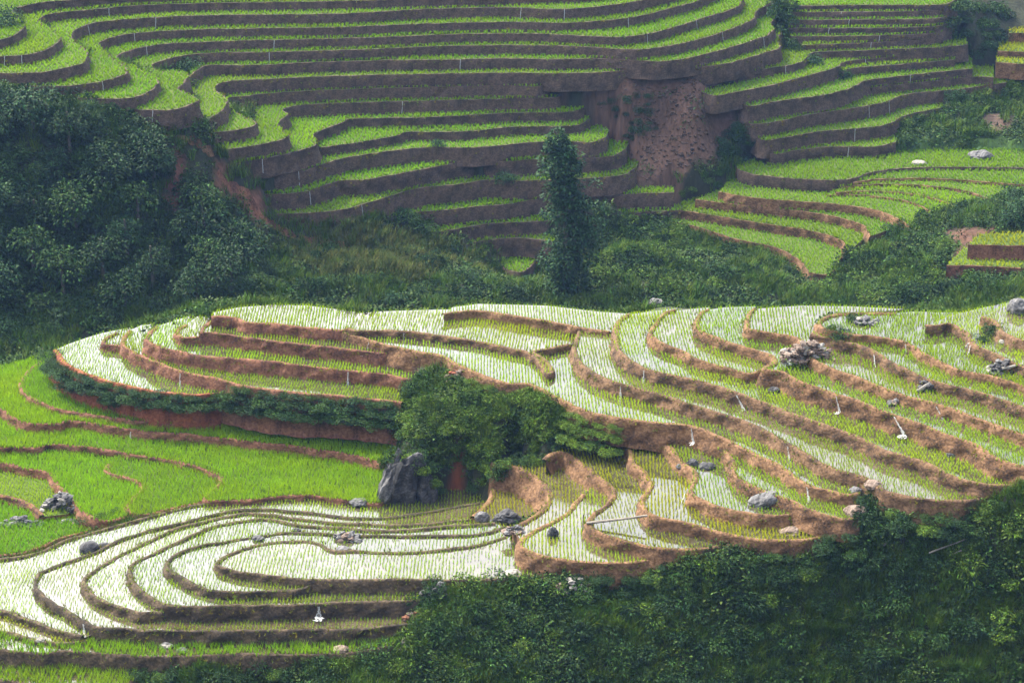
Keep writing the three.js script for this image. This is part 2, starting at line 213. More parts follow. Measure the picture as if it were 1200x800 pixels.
D('H5', 10.4, [[848, 530], [856, 542], [860, 558], [880, 571], [897, 578], [920, 586], [950, 601], [977, 608], [992, 611], [1006, 609]], [[1015, 585], [970, 570], [910, 540], [850, 511], [820, 500], [830, 520]], { ...SLOPE, drop: 0.6 });
D('H4', 9.8, [[770, 518], [785, 527], [796, 542], [810, 553], [814, 563], [807, 574], [812, 584], [832, 593], [862, 602], [905, 607], [925, 606]], [[930, 595], [915, 580], [885, 568], [868, 555], [864, 540], [850, 518], [800, 498]], { ...SLOPE, drop: 0.65 });
D('H3', 9.2, [[712, 517], [730, 520], [737, 532], [738, 543], [754, 556], [760, 570], [752, 585], [750, 593], [756, 601], [768, 608], [800, 615], [850, 627], [887, 634], [940, 635], [965, 631], [981, 617]], [[985, 600], [930, 588], [860, 578], [825, 558], [800, 525], [780, 511], [740, 508]], { ...SLOPE, rice: 'gold', drop: 0.65 });
D('H2', 8.6, [[640, 540], [652, 532], [664, 533], [682, 547], [700, 561], [714, 571], [717, 580], [710, 592], [693, 604], [688, 613], [691, 620], [704, 627], [740, 638], [772, 645], [812, 646], [842, 643]], [[860, 628], [800, 605], [770, 590], [768, 565], [750, 540], [740, 521], [700, 517], [665, 521]], { ...SLOPE, rice: 'gold', drop: 0.7 });
D('H1', 7.95, [[682, 580], [675, 587], [670, 595], [650, 610], [625, 622], [610, 632], [606, 638], [612, 644], [625, 651], [650, 657], [667, 659], [700, 661], [745, 661], [762, 657], [776, 650]], [[770, 638], [730, 620], [705, 600], [722, 580], [705, 563]], { ...SLOPE, drop: 0.8 });
D('H0', 7.65, [[575, 545], [592, 547], [607, 550], [632, 566], [642, 581], [637, 595], [615, 611], [600, 620]], [[612, 634], [650, 614], [684, 586], [716, 575], [694, 556], [660, 540], [630, 540], [600, 541]], { ...SLOPE, rice: 'gold', drop: 1.3 });
D('E', 6.15, [[580, 566], [575, 578], [571, 588], [560, 600], [552, 606]], [[575, 614], [600, 622], [640, 600], [640, 570], [610, 545], [585, 548]], { ...SLOPE, rice: 'gold', drop: 0.7, label: 'small flooded terrace between the red clay bank and the large brown bank', group: null });
// the spur: upper left
const UPPER = { soil: 'red', rice: 'pale', wet: true, drop: 0.85, label: 'rice terrace with a reddish earth bank stepping up above the hedge', group: 'red-banked terraces above the hedge' };
D('Q', 11.15, [[247, 373], [262, 373], [277, 375], [286, 379], [325, 382], [375, 387], [405, 388], [422, 380]], [[440, 369], [400, 363], [360, 358], [320, 357], [280, 360], [250, 366]], { ...UPPER, drop: 0.7 });
D('M1', 10.5, [[247, 376], [237, 384], [234, 391], [245, 391], [325, 402], [400, 410], [450, 415], [478, 413]], [[480, 408], [437, 397], [410, 384], [375, 382], [325, 377], [286, 374], [277, 368], [262, 363]], UPPER);
D('M1b', 10.15, [[216, 381], [207, 386], [205, 392], [213, 397], [236, 396]], [[245, 388], [240, 382], [246, 373], [232, 370]], { ...UPPER, drop: 0.5 });
D('M2', 9.7, [[182, 383], [174, 390], [170, 400], [180, 406], [225, 417], [300, 425], [325, 427], [400, 435], [450, 440], [484, 447]], [[500, 418], [470, 408], [400, 403], [325, 395], [245, 384], [236, 389], [228, 380], [236, 367], [205, 375]], UPPER);
D('M3', 8.9, [[150, 388], [143, 396], [142, 404], [150, 411], [165, 419], [210, 437], [250, 445], [275, 452], [300, 456], [350, 462], [400, 466], [440, 470], [470, 474]], [[482, 443], [450, 434], [400, 429], [325, 421], [225, 410], [184, 402], [178, 396], [182, 388], [186, 379], [165, 381]], { ...UPPER, depth: 2.6, drop: 1 });
D('M3b', 8.6, [[135, 390], [122, 397], [120, 404], [140, 407], [152, 412]], [[154, 404], [148, 396], [156, 385]], { ...UPPER, drop: 0.45 });
D('M4', 8.2, [[62, 411], [68, 420], [78, 430], [100, 440], [125, 448], [175, 459], [225, 464], [255, 462], [282, 457]], [[275, 447], [250, 440], [210, 430], [165, 412], [146, 404], [148, 396], [156, 383], [120, 390], [100, 396], [80, 403]], { ...UPPER, soil: 'deep', depth: 2.6, drop: 2, label: 'terrace of pale young rice whose rim carries the long leafy hedge', group: null });
// the spur: green fields at the left
const GREEN = { soil: 'red', rice: 'lush', wet: false, drop: 0.6, label: 'lush green rice field with a low red-brown bank below the hedge', group: 'lush green fields below the hedge' };
D('G0', 6.25, [[45, 424], [30, 436], [22, 452], [30, 465], [55, 477], [80, 484], [130, 491], [175, 496], [218, 499]], [[228, 488], [200, 466], [125, 448], [78, 428], [66, 412], [55, 416]], { ...GREEN, drop: 0.4 });
D('G1', 5.9, [[-60, 478], [0, 482], [12, 490], [32, 498], [72, 498], [77, 495], [150, 505], [225, 512], [275, 517], [350, 526], [412, 535], [446, 545]], [[470, 530], [460, 505], [430, 492], [350, 480], [250, 470], [130, 460], [70, 440], [55, 415], [30, 424], [0, 432], [-60, 440]], GREEN);
D('G2', 5.35, [[-60, 528], [0, 526], [47, 526], [55, 523], [100, 526], [150, 534], [200, 542], [237, 552], [255, 560], [256, 566], [247, 576], [238, 588], [270, 589], [300, 587], [350, 583], [400, 588], [440, 592], [454, 588]], [[475, 555], [450, 532], [412, 526], [350, 517], [275, 509], [150, 496], [77, 488], [32, 488], [0, 472], [-60, 466]], GREEN);
D('G3', 5.1, [[125, 545], [122, 552], [128, 557], [160, 566], [166, 572], [155, 583], [146, 596], [165, 606], [200, 598], [238, 590]], [[264, 572], [264, 554], [237, 546], [200, 535], [150, 527]], { ...GREEN, drop: 0.35 });
D('G4', 4.9, [[-60, 546], [0, 545], [30, 551], [57, 557], [63, 567], [72, 576], [85, 590], [100, 605], [125, 613], [150, 607]], [[162, 590], [174, 572], [160, 560], [134, 551], [134, 538], [100, 520], [50, 518], [0, 520], [-60, 520]], { ...GREEN, drop: 0.5 });
D('G5', 4.5, [[-60, 581], [0, 583], [20, 588], [38, 597], [46, 606]], [[80, 602], [88, 588], [78, 570], [68, 556], [30, 544], [0, 538], [-60, 538]], { ...GREEN, rice: 'pale', drop: 0.4 });
D('G6', 4.15, [[-60, 658], [0, 653], [37, 647], [75, 632], [110, 623], [142, 614]], [[135, 600], [95, 588], [75, 570], [30, 560], [-60, 560]], { ...GREEN, drop: 0.4 });
// the spur: flooded knoll
const KNOLL = { soil: 'olive', rice: 'pale', wet: true, sparse: true, drop: 0.5, label: 'pale flooded terrace curving round the knoll between narrow earth rims', group: 'flooded terraces ringing the knoll' };
D('F5', 6.95, [[606, 616], [587, 630], [550, 640], [512, 645], [462, 647], [412, 646], [388, 645], [378, 638], [360, 634], [325, 635], [295, 640], [262, 652], [252, 661], [258, 667], [300, 676], [365, 681], [425, 682], [500, 681], [540, 682], [590, 680], [622, 676]], [[680, 670], [690, 650], [660, 630], [628, 612]], { ...KNOLL, label: 'innermost oval flooded paddy of the knoll with smooth pale water', group: null });
D('F4', 6.62, [[590, 618], [562, 626], [500, 628], [425, 627], [365, 625], [330, 624], [312, 627], [300, 629], [262, 635], [225, 642], [202, 651], [193, 661], [197, 669], [212, 680], [240, 692], [275, 696], [310, 695], [355, 692], [370, 686]], [[410, 665], [600, 650], [608, 625]], KNOLL);
D('F3', 6.3, [[580, 613], [525, 617], [475, 621], [425, 621], [395, 619], [350, 615], [315, 609], [292, 609], [250, 617], [225, 627], [187, 645], [158, 658], [150, 666], [151, 677], [160, 692], [185, 707], [205, 712], [300, 712], [350, 711], [425, 708], [492, 706]], [[515, 680], [600, 650], [604, 622]], KNOLL);
D('F2', 5.95, [[565, 605], [537, 610], [487, 615], [412, 614], [350, 608], [312, 603], [290, 602], [265, 605], [225, 615], [200, 622], [162, 640], [132, 655], [112, 667], [97, 679], [98, 688], [110, 700], [140, 714], [160, 720], [190, 720]], [[210, 708], [300, 690], [600, 640], [594, 608]], KNOLL);
D('F1', 5.55, [[562, 589], [545, 592], [500, 600], [450, 607], [412, 607], [362, 601], [312, 597], [290, 597], [265, 600], [225, 610], [175, 622], [130, 637], [112, 647], [75, 660], [47, 671], [40, 680], [40, 690], [50, 702], [75, 717], [97, 730], [112, 737], [200, 741], [300, 741], [350, 741], [425, 739], [480, 733]], [[505, 695], [600, 640], [594, 600], [578, 588]], KNOLL);
D('Fo', 5.2, [[-60, 706], [0, 718], [12, 721], [37, 730], [62, 740], [95, 748]], [[112, 742], [300, 730], [480, 715], [570, 600], [578, 582], [545, 570], [500, 572], [455, 584], [440, 590], [400, 586], [350, 581], [300, 585], [225, 593], [150, 613], [75, 634], [60, 641], [37, 650], [0, 656], [-60, 664]], { ...KNOLL, rimBack: [8, 19], label: 'outermost flooded terrace wrapping the knoll beside the lush green field', group: null });
D('Y', 4.95, [[-60, 734], [0, 743], [37, 751], [70, 756], [102, 753]], [[105, 738], [40, 724], [0, 712], [-60, 700]], { ...KNOLL, rice: 'gold', label: 'narrow strip of young rice below the outermost flooded terrace', group: null });
D('Z1', 4.85, [[-60, 758], [0, 764], [32, 767], [50, 769], [72, 765], [87, 766], [150, 771], [300, 769], [375, 769], [425, 765], [465, 757], [484, 747]], [[495, 733], [425, 732], [300, 734], [110, 730], [40, 738], [-60, 730]], { ...KNOLL, rice: 'lush', drop: 1, label: 'bright green rice strip at the foot of the knoll above dark bushes', group: null });
D('Z2', 4.05, [[-60, 796], [0, 800], [60, 806], [130, 810], [160, 798]], [[165, 780], [100, 762], [-60, 752]], { ...KNOLL, rice: 'lush', drop: 1, label: 'lowest green rice strip below the foot of the knoll', group: null });

const ORD = ['first', 'second', 'third', 'fourth', 'fifth', 'sixth', 'seventh', 'eighth', 'ninth', 'tenth', 'eleventh', 'twelfth', 'thirteenth', 'fourteenth', 'fifteenth', 'sixteenth', 'seventeenth', 'eighteenth'];
const ranks = (keys, text, group) => keys.split(' ').forEach((k, i) => { const d = DEF.find((e) => e.key === k); d.label = text.replace('#', ORD[i]); d.group = group; });
ranks('TR TQ TP TO TN TM TL TK TJ TI TH TG TF TE TD TC TB TA', 'dark-banked strip of light rice on the far hillside, # step up from the ravine', 'rice terraces on the far hillside');
ranks('TNr TMr TLr TKs TKr TJs TJr TIr', 'light green terrace strip on the far ridge, # step up from the green bowl', 'rice terraces on the far ridge');
ranks('U5 U4 U3 U2 U1 U0', 'thin hazy terrace in the hollow beyond the far ridge, # step up its side', 'thin terraces in the far hollow');
ranks('W0 W1 W2', 'small yellowish terrace with tan bank above the far gully bushes, # from its top', 'small yellowish terraces by the far gully');
ranks('Ra Rb Rc Rd R2 R3 R4 R5', 'curved green terrace of the bowl across the ravine, # step below its broad flat field', 'green terraces in the bowl across the ravine');
ranks('Ln La Lk Lb Lc Ld Lf Lh Lg Li Lj', 'flooded brown-banked terrace on the spur, # step above the long terrace over the thicket', 'flooded terraces above the long terrace');
ranks('H5 H4 H3 H2 H1 H0', 'flooded brown-banked terrace, # step below the long terrace over the thicket', 'flooded terraces below the long terrace');
ranks('M3b M3 M2 M1b M1 Q', 'red-banked rice terrace, # step up from the terrace that carries the hedge', 'red-banked terraces above the hedge');
ranks('G0 G1 G2 G3 G4 G5 G6', 'lush green rice field with a low reddish bank, # step below the hedge', 'lush green fields below the hedge');
ranks('F4 F3 F2 F1', 'pale flooded terrace curving round the knoll, # ring out from its innermost oval', 'flooded terraces ringing the knoll');
function resample(pts, step) {
  const c = new THREE.CatmullRomCurve3(pts.map((p) => new THREE.Vector3(p[0], 0, p[2])), false, 'centripetal'), L = c.getLength(), n = Math.max(4, Math.ceil(L / step));
  c.arcLengthDivisions = n * 4; return c.getSpacedPoints(n).map((v) => [v.x, v.z]);
}
const inside = (P, x, z) => { let c = false; for (let i = 0, j = P.length - 1; i < P.length; j = i++) { const a = P[i], b = P[j]; if ((a[1] > z) !== (b[1] > z) && x < (b[0] - a[0]) * (z - a[1]) / (b[1] - a[1]) + a[0]) c = !c; } return c; };
for (const d of DEF) {
  const rim0 = resample(d.rim.map(([u, v]) => at(u, v, d.h)), d.far ? 0.55 : 0.28);
  const amp = d.far ? 0.16 : 0.09;
  const rim = rim0.map(([x, z], i) => { const e = Math.min(1, i / 4, (rim0.length - 1 - i) / 4); return [x + e * amp * (fbm(x * 0.9, d.h * 3, z * 0.9) * 2 + n3(x * 3.1, d.h, z * 3.1) * 0.35), z + e * amp * (fbm(z * 0.9, d.h * 5 + 9, x * 0.9) * 2 + n3(z * 3.1, d.h + 5, x * 3.1) * 0.35)]; });
  let back = d.back.map(([u, v]) => { const p = at(u, v, d.h); return [p[0], p[2]]; });
  let rb = null;
  if (d.rimBack) { const seg = resample(d.back.slice(...d.rimBack).map(([u, v]) => at(u, v, d.h)), 0.28); rb = seg; back = [...back.slice(0, d.rimBack[0]), ...seg, ...back.slice(d.rimBack[1])]; }
  const poly = [...rim, ...back];
  let A = 0; for (let i = 0, j = poly.length - 1; i < poly.length; j = i++) A += poly[j][0] * poly[i][1] - poly[i][0] * poly[j][1];
  const s = { ...d, poly, rimP: rim, backP: back, rb, sign: Math.sign(A), depth: d.depth ?? d.drop + 0.55 };
  s.box = [Math.min(...poly.map((p) => p[0])), Math.max(...poly.map((p) => p[0])), Math.min(...poly.map((p) => p[1])), Math.max(...poly.map((p) => p[1]))];
  const normals = (L) => L.map((p, i) => { const a = L[Math.max(0, i - 2)], b = L[Math.min(L.length - 1, i + 2)], dx = b[0] - a[0], dz = b[1] - a[1], l = Math.hypot(dx, dz) || 1; return [dz / l * s.sign, -dx / l * s.sign]; });
  s.rimN = normals(rim); if (rb) s.rbN = normals(rb);
  slabs.push(s); slabBy[d.key] = s;
}
slabs.sort((a, b) => b.h - a.h);
const topSlab = (x, z) => { for (const s of slabs) if (x >= s.box[0] && x <= s.box[1] && z >= s.box[2] && z <= s.box[3] && inside(s.poly, x, z)) return s; return null; };

// ---------------------------------------------------------------- the lie of the land between and around the terraces
const CP3 = [];
const ctl = (p, sep = 1.6) => { for (const q of CP3) if (Math.hypot(q[0] - p[0], q[2] - p[2]) < sep) return; CP3.push(p); };
for (const [u, v, d] of [
  [-60, 130, 164.5], [0, 125, 164], [60, 125, 163.5], [100, 145, 162.5], [200, 175, 163.5], [-60, 200, 158], [0, 200, 158], [150, 230, 158], [255, 222, 165], [300, 265, 165], [-60, 300, 151], [0, 300, 152], [150, 320, 152], [300, 320, 158], [0, 380, 145], [150, 372, 147], [300, 345, 150], [0, 415, 140], [-60, 390, 143],
  [400, 290, 166], [450, 320, 160], [400, 345, 155], [520, 305, 165], [560, 345, 157], [660, 352, 158], [720, 300, 166], [800, 300, 167], [850, 340, 160], [750, 347, 157], [900, 335, 161], [1000, 340, 158], [1100, 345, 152], [1190, 340, 147], [1050, 300, 163], [1100, 300, 160], [1180, 330, 152], [1240, 240, 166], [1130, 258, 168], [1190, 250, 166],
  [1060, 170, 188], [1100, 168, 189], [1190, 160, 190], [1150, 140, 197], [1240, 150, 193], [1090, 140, 196], [1190, 120, 201], [1190, 100, 206], [1150, 60, 207], [1150, 20, 213], [1240, 20, 216],
  [675, 108, 186.2], [720, 106, 186.6], [770, 104, 187.1], [812, 118, 186], [700, 135, 185], [760, 135, 186.3], [845, 140, 188], [705, 150, 184.5], [780, 150, 186], [840, 160, 187], [725, 175, 183.5], [790, 178, 184.7], [740, 198, 182.5], [800, 198, 183.4], [770, 219, 181.6], [850, 185, 185.5], [830, 207, 183],
  [1000, 655, 95.3], [900, 665, 95], [800, 685, 94.8], [720, 690, 95.2], [600, 720, 93.9], [1200, 640, 94.2], [1100, 640, 95], [1200, 720, 92], [1100, 690, 93.5], [1000, 740, 93.2], [800, 760, 92.2], [600, 800, 90], [1200, 800, 89.6], [1000, 810, 91], [500, 770, 91], [420, 785, 90.6], [300, 790, 91], [200, 800, 90.5], [400, 830, 88], [800, 850, 88.5], [1260, 620, 94],
  [600, 500, 111.2], [500, 500, 111.6], [550, 470, 113.1], [620, 475, 112.4], [580, 520, 110.4], [660, 505, 110], [630, 522, 109.5], [520, 540, 110], [550, 535, 110], [560, 552, 109.2], [600, 535, 109.6],
]) ctl(atD(u, v, d), 0.5);
for (const p of [[0, 57, 0], [-60, 50, 0], [60, 50, 0], [0, 48, -14], [0, 15, -45], [-80, 10, -60], [80, 10, -60], [-40, -4, -78], [0, -4, -78], [40, -3, -78], [-90, 2, -100], [-80, 14, -150], [85, 18, -110], [95, 22, -150], [-90, 26, -190], [90, 26, -200],
  [-60, 24, -205], [0, 23, -206], [40, 22, -206], [0, 33, -235], [-90, 36, -235], [90, 34, -235], [0, 48, -300], [-150, 46, -250], [150, 46, -250], [-300, 44, -200], [300, 44, -200], [-300, 40, 0], [300, 40, 0], [0, 54, 120], [0, 50, -420],
  [-48, -1, -136], [-30, -2, -138], [-10, -2, -142], [8, -1.5, -143], [25, 0, -141], [42, 3, -136], [60, 8, -130], [-38, 2, -100], [-45, 2, -115], [-44, -2, -90], [45, 16, -118], [50, 12, -100]]) ctl(p, 0.5);
for (const s of slabs) for (let i = 3; i < s.rimP.length - 2; i += s.far ? 6 : 8) {
  const [x, z] = s.rimP[i], [a, b] = s.rimN[i];
  ctl([x + a * 0.7, s.h - s.drop - 0.15, z + b * 0.7], s.far ? 2.2 : 1.5);
}
for (const k of ['Q', 'M1', 'M2', 'M3', 'M4', 'G1', 'Ln', 'Lk', 'La', 'Lb', 'Lc', 'Ld', 'Lf', 'Lg', 'Li', 'Lj']) {   // ground just beyond the far edge of the spur
  const s = slabBy[k]; let zf = [0, 1e9]; for (const p of s.poly) if (p[1] < zf[1]) zf = p; ctl([zf[0], s.h - 0.5, zf[1] - 0.8], 1.2); ctl([zf[0], s.h - 4.5, zf[1] - 7], 2);
}
const rbf = (() => {
  const n = CP3.length, N = n + 3, M = [];
  for (let i = 0; i < N; i++) M.push(new Float64Array(N + 1));
  for (let i = 0; i < n; i++) {
    for (let j = 0; j < n; j++) M[i][j] = Math.hypot(CP3[i][0] - CP3[j][0], CP3[i][2] - CP3[j][2]);
    M[i][i] = -0.12;
    M[i][n] = M[n][i] = 1; M[i][n + 1] = M[n + 1][i] = CP3[i][0]; M[i][n + 2] = M[n + 2][i] = CP3[i][2]; M[i][N] = CP3[i][1];
  }
  for (let c = 0; c < N; c++) {
    let p = c; for (let r = c + 1; r < N; r++) if (Math.abs(M[r][c]) > Math.abs(M[p][c])) p = r;
    [M[c], M[p]] = [M[p], M[c]];
    for (let r = c + 1; r < N; r++) { const f = M[r][c] / M[c][c]; if (f) { const R = M[r], C = M[c]; for (let k = c; k <= N; k++) R[k] -= f * C[k]; } }
  }
  const w = new Float64Array(N); for (let r = N - 1; r >= 0; r--) { let s = M[r][N]; for (let k = r + 1; k < N; k++) s -= M[r][k] * w[k]; w[r] = s / M[r][r]; }
  return (x, z) => { let s = w[n] + w[n + 1] * x + w[n + 2] * z; for (let i = 0; i < n; i++) s += w[i] * Math.sqrt((x - CP3[i][0]) ** 2 + (z - CP3[i][2]) ** 2); return s; };
})();
const axis = (a, b, st, far) => { const o = []; for (let x = a; x <= b; x += st) o.push(x); let g = st; for (let x = b + g; x < far[1]; g *= 1.35, x += g) o.push(x); g = st; for (let x = a - g; x > far[0]; g *= 1.35, x -= g) o.unshift(x); return o; };
const GX = axis(-62, 62, 0.8, [-420, 420]), GZ = axis(-212, -76, 0.8, [-520, 160]);
const GH = new Float32Array(GX.length * GZ.length), GIN = new Uint8Array(GX.length * GZ.length);
for (let j = 0; j < GZ.length; j++) for (let i = 0; i < GX.length; i++) {
  const x = GX[i], z = GZ[j]; let h = rbf(x, z);
  const core = Math.abs(x) < 62 && z > -212 && z < -76;
  h += core ? fbm(x * 0.16, 3, z * 0.16) * 1.5 + fbm(x * 0.7, 8, z * 0.7) * 0.35 : 0;
  if (z > -70) h = Math.min(h, 57.4 + Math.min(0, z) * 0.95 + Math.max(0, z) * 0.1);
  h = Math.min(h, 58);
  const s = core ? topSlab(x, z) : null;
  if (s) { const deepIn = topSlab(x - 0.75, z) && topSlab(x + 0.75, z) && topSlab(x, z - 0.75) && topSlab(x, z + 0.75); h = Math.min(h, s.h - (deepIn ? 1.7 : 0.3)); GIN[j * GX.length + i] = 1; }
  GH[j * GX.length + i] = h;
}
const find = (A, x) => { let a = 0, b = A.length - 2; while (a < b) { const m = (a + b + 1) >> 1; if (A[m] <= x) a = m; else b = m - 1; } return a; };
const ground = (x, z) => { const i = find(GX, x), j = find(GZ, z), fx = clamp((x - GX[i]) / (GX[i + 1] - GX[i]), 0, 1), fz = clamp((z - GZ[j]) / (GZ[j + 1] - GZ[j]), 0, 1), w = GX.length, k = j * w + i; return (GH[k] * (1 - fx) + GH[k + 1] * fx) * (1 - fz) + (GH[k + w] * (1 - fx) + GH[k + w + 1] * fx) * fz; };
const surf = (x, z) => { const s = topSlab(x, z); return Math.max(s ? s.h : -99, ground(x, z)); };
const hit = (u, v, f = surf) => { const [x, y, z] = ray(u, v); for (let t = 72; t < 280; t += 0.25) if (CAM_Y + y * t <= f(x * t, z * t)) return [x * t, CAM_Y + y * t, z * t]; return null; };
const pxPoly = (P) => P.map(([u, v]) => hit(u, v, ground)).filter(Boolean).map((p) => [p[0], p[2]]);

// bare-earth patches of the land (plan outlines)
const scars = [
  { P: pxPoly([[640, 98], [700, 100], [790, 96], [835, 108], [862, 126], [866, 158], [835, 195], [800, 215], [760, 226], [725, 205], [715, 180], [690, 150], [690, 120]]), c: [0.12, 0.066, 0.045], w: 1 },
  { P: pxPoly([[195, 190], [215, 185], [216, 225], [205, 250], [193, 245]]), c: [0.12, 0.045, 0.026], w: 1 },
  { P: pxPoly([[255, 190], [268, 190], [270, 208], [258, 215], [290, 228], [308, 232], [312, 258], [298, 256], [285, 240], [250, 220]]), c: [0.17, 0.075, 0.045], w: 1 },
  { P: pxPoly([[1105, 268], [1180, 276], [1195, 300], [1185, 314], [1120, 306]]), c: [0.08, 0.036, 0.02], w: 1 },
  { P: pxPoly([[1148, 142], [1168, 130], [1182, 150], [1165, 160]]), c: [0.1, 0.06, 0.04], w: 1 },
  { P: pxPoly([[690, 512], [745, 496], [790, 500], [785, 520], [745, 530], [700, 528]]), c: [0.15, 0.05, 0.024], w: 1 },
  { P: pxPoly([[515, 562], [540, 555], [556, 570], [550, 590], [520, 580]]), c: [0.25, 0.065, 0.022], w: 1 },
];
const inScar = (x, z) => { for (const s of scars) if (s.P.length > 2 && inside(s.P, x + fbm(x * 0.8, 1, z * 0.8) * 1.2, z + fbm(x * 0.8, 5, z * 0.8) * 1.2)) return s; return null; };
const grassy = pxPoly([[325, 285], [400, 268], [470, 270], [545, 296], [590, 325], [480, 338], [370, 332]]);
const meadow = pxPoly([[1010, 182], [1060, 160], [1110, 140], [1180, 160], [1260, 150], [1260, 192], [1100, 190], [1040, 192]]);
{
  const pos = [], uv = [], idx = [], col = [], w = GX.length;
  for (let j = 0; j < GZ.length; j++) for (let i = 0; i < GX.length; i++) {
    const x = GX[i], z = GZ[j]; pos.push(x, GH[j * w + i], z); uv.push(x / 5, z / 5);
    const s = inScar(x, z), n = fbm(x * 0.3, 2, z * 0.3) + 0.5, m = inside(meadow, x, z);
    const c = s ? s.c : m ? [0.06, 0.12, 0.02] : inside(grassy, x, z) ? [0.05, 0.07, 0.022] : [0.02 + 0.014 * n, 0.026 + 0.01 * n, 0.012 + 0.004 * n];
    col.push(c[0] / 0.5, c[1] / 0.5, c[2] / 0.5);
  }
  for (let j = 0; j < GZ.length - 1; j++) for (let i = 0; i < w - 1; i++) { const a = j * w + i; idx.push(a, a + w, a + 1, a + 1, a + w, a + w + 1); }
  structure(new THREE.Mesh(geoFrom(pos, idx, uv, col), new THREE.MeshStandardMaterial({ vertexColors: true, map: mixTex([0.28, 0.28, 0.28], [0.5, 0.5, 0.5], [0.72, 0.72, 0.72]), bumpMap: bumpTex, bumpScale: 0.15, roughness: 0.97 })), 'hillside');
}

function ribbon(px, width, mat, name) {   // a path or stream that follows the ground
  const pts = []; for (let i = 0; i < px.length - 1; i++) for (let k = 0; k < 8; k++) { const t = k / 8, p = hit(px[i][0] + (px[i + 1][0] - px[i][0]) * t, px[i][1] + (px[i + 1][1] - px[i][1]) * t, ground); if (p) pts.push(p); }
  const pos = [], idx = [], uv = []; let L = 0;
  pts.forEach((p, i) => {
    const a = pts[Math.max(0, i - 1)], b = pts[Math.min(pts.length - 1, i + 1)], dx = b[0] - a[0], dz = b[2] - a[2], l = Math.hypot(dx, dz) || 1; if (i) L += Math.hypot(p[0] - pts[i - 1][0], p[2] - pts[i - 1][2]);
    for (let c = -2; c <= 2; c++) { const w = c / 4 * width * (1 + 0.7 * n3(L * 0.7, c, 3)), x = p[0] - dz / l * w, z = p[2] + dx / l * w; pos.push(x, ground(x, z) + 0.09 - 0.035 * Math.abs(c), z); uv.push(c / 4 * width / 2, L / 2); }
    if (i) for (let c = 0; c < 4; c++) { const v = (i - 1) * 5 + c; idx.push(v, v + 1, v + 5, v + 1, v + 6, v + 5); }
  });
  return structure(new THREE.Mesh(geoFrom(pos, idx, uv), mat), name);
}
ribbon([[160, 158], [200, 160], [228, 168], [252, 182]], 0.5, SOIL.tan, 'footpath');
ribbon([[256, 205], [264, 216], [292, 232], [300, 250], [325, 270], [352, 281], [400, 288], [438, 293]], 0.6, SOIL.red, 'footpath');
ribbon([[828, 322], [842, 328], [852, 338], [858, 348], [867, 358]], 0.9, ROCK.pale, 'stream_bed');
// ---------------------------------------------------------------- building a terrace
const blade = (out, x, z, dirA, len, wid, lean, c) => {   // one leaf blade, two faces
  const s = Math.sin(dirA), co = Math.cos(dirA), b = out.pos.length / 3, px = -s * wid, pz = co * wid;
  out.pos.push(x - px, 0, z - pz, x + px, 0, z + pz, x + co * lean * 0.4 + px * 0.7, len * 0.62, z + s * lean * 0.4 + pz * 0.7, x + co * lean * 0.4 - px * 0.7, len * 0.62, z + s * lean * 0.4 - pz * 0.7, x + co * lean, len, z + s * lean);
  out.idx.push(b, b + 1, b + 2, b, b + 2, b + 3, b + 3, b + 2, b + 4);
  for (let k = 0; k < 5; k++) out.col.push(c[0], c[1], c[2]);
};
function tuft(n, len, spread, wid) {
  const o = { pos: [], idx: [], col: [] };
  for (let i = 0; i < n; i++) { const a = i / n * 6.283 + rr(-0.4, 0.4), t = rr(0.8, 1.2); blade(o, rr(-0.02, 0.02), rr(-0.02, 0.02), a, len * rr(0.7, 1.1), wid, spread * rr(0.5, 1.1), [t * rr(0.92, 1.1), t, t]); }
  return geoFrom(o.pos, o.idx, null, o.col);
}
const RICE = { thin: tuft(7, 0.2, 0.075, 0.009), lush: tuft(9, 0.36, 0.16, 0.015), mid: tuft(8, 0.23, 0.10, 0.011), far: tuft(9, 0.27, 0.2, 0.03) };
const BUND = tuft(8, 0.17, 0.13, 0.012), BUNDFAR = tuft(7, 0.18, 0.16, 0.022);
const _m = new THREE.Matrix4(), _q = new THREE.Quaternion(), _e = new THREE.Euler(), _p = new THREE.Vector3(), _s = new THREE.Vector3(), _c = new THREE.Color();
function scatter(parent, name, geo, mat, pts, kind = 'stuff') {   // pts: [x, y, z, turn, scale, tilt, tone]
  const im = new THREE.InstancedMesh(geo, mat, pts.length); im.name = name; im.userData.kind = kind;
  pts.forEach((p, i) => { _e.set(p[5] ?? 0, p[3], p[6] ?? 0); _q.setFromEuler(_e); im.setMatrixAt(i, _m.compose(_p.set(p[0], p[1], p[2]), _q, _s.setScalar(p[4]))); const t = p[7] ?? 1; im.setColorAt(i, _c.setRGB(t * (p[8] ?? 1), t, t)); });
  im.castShadow = im.receiveShadow = true; if (parent) parent.add(im); return im;
}
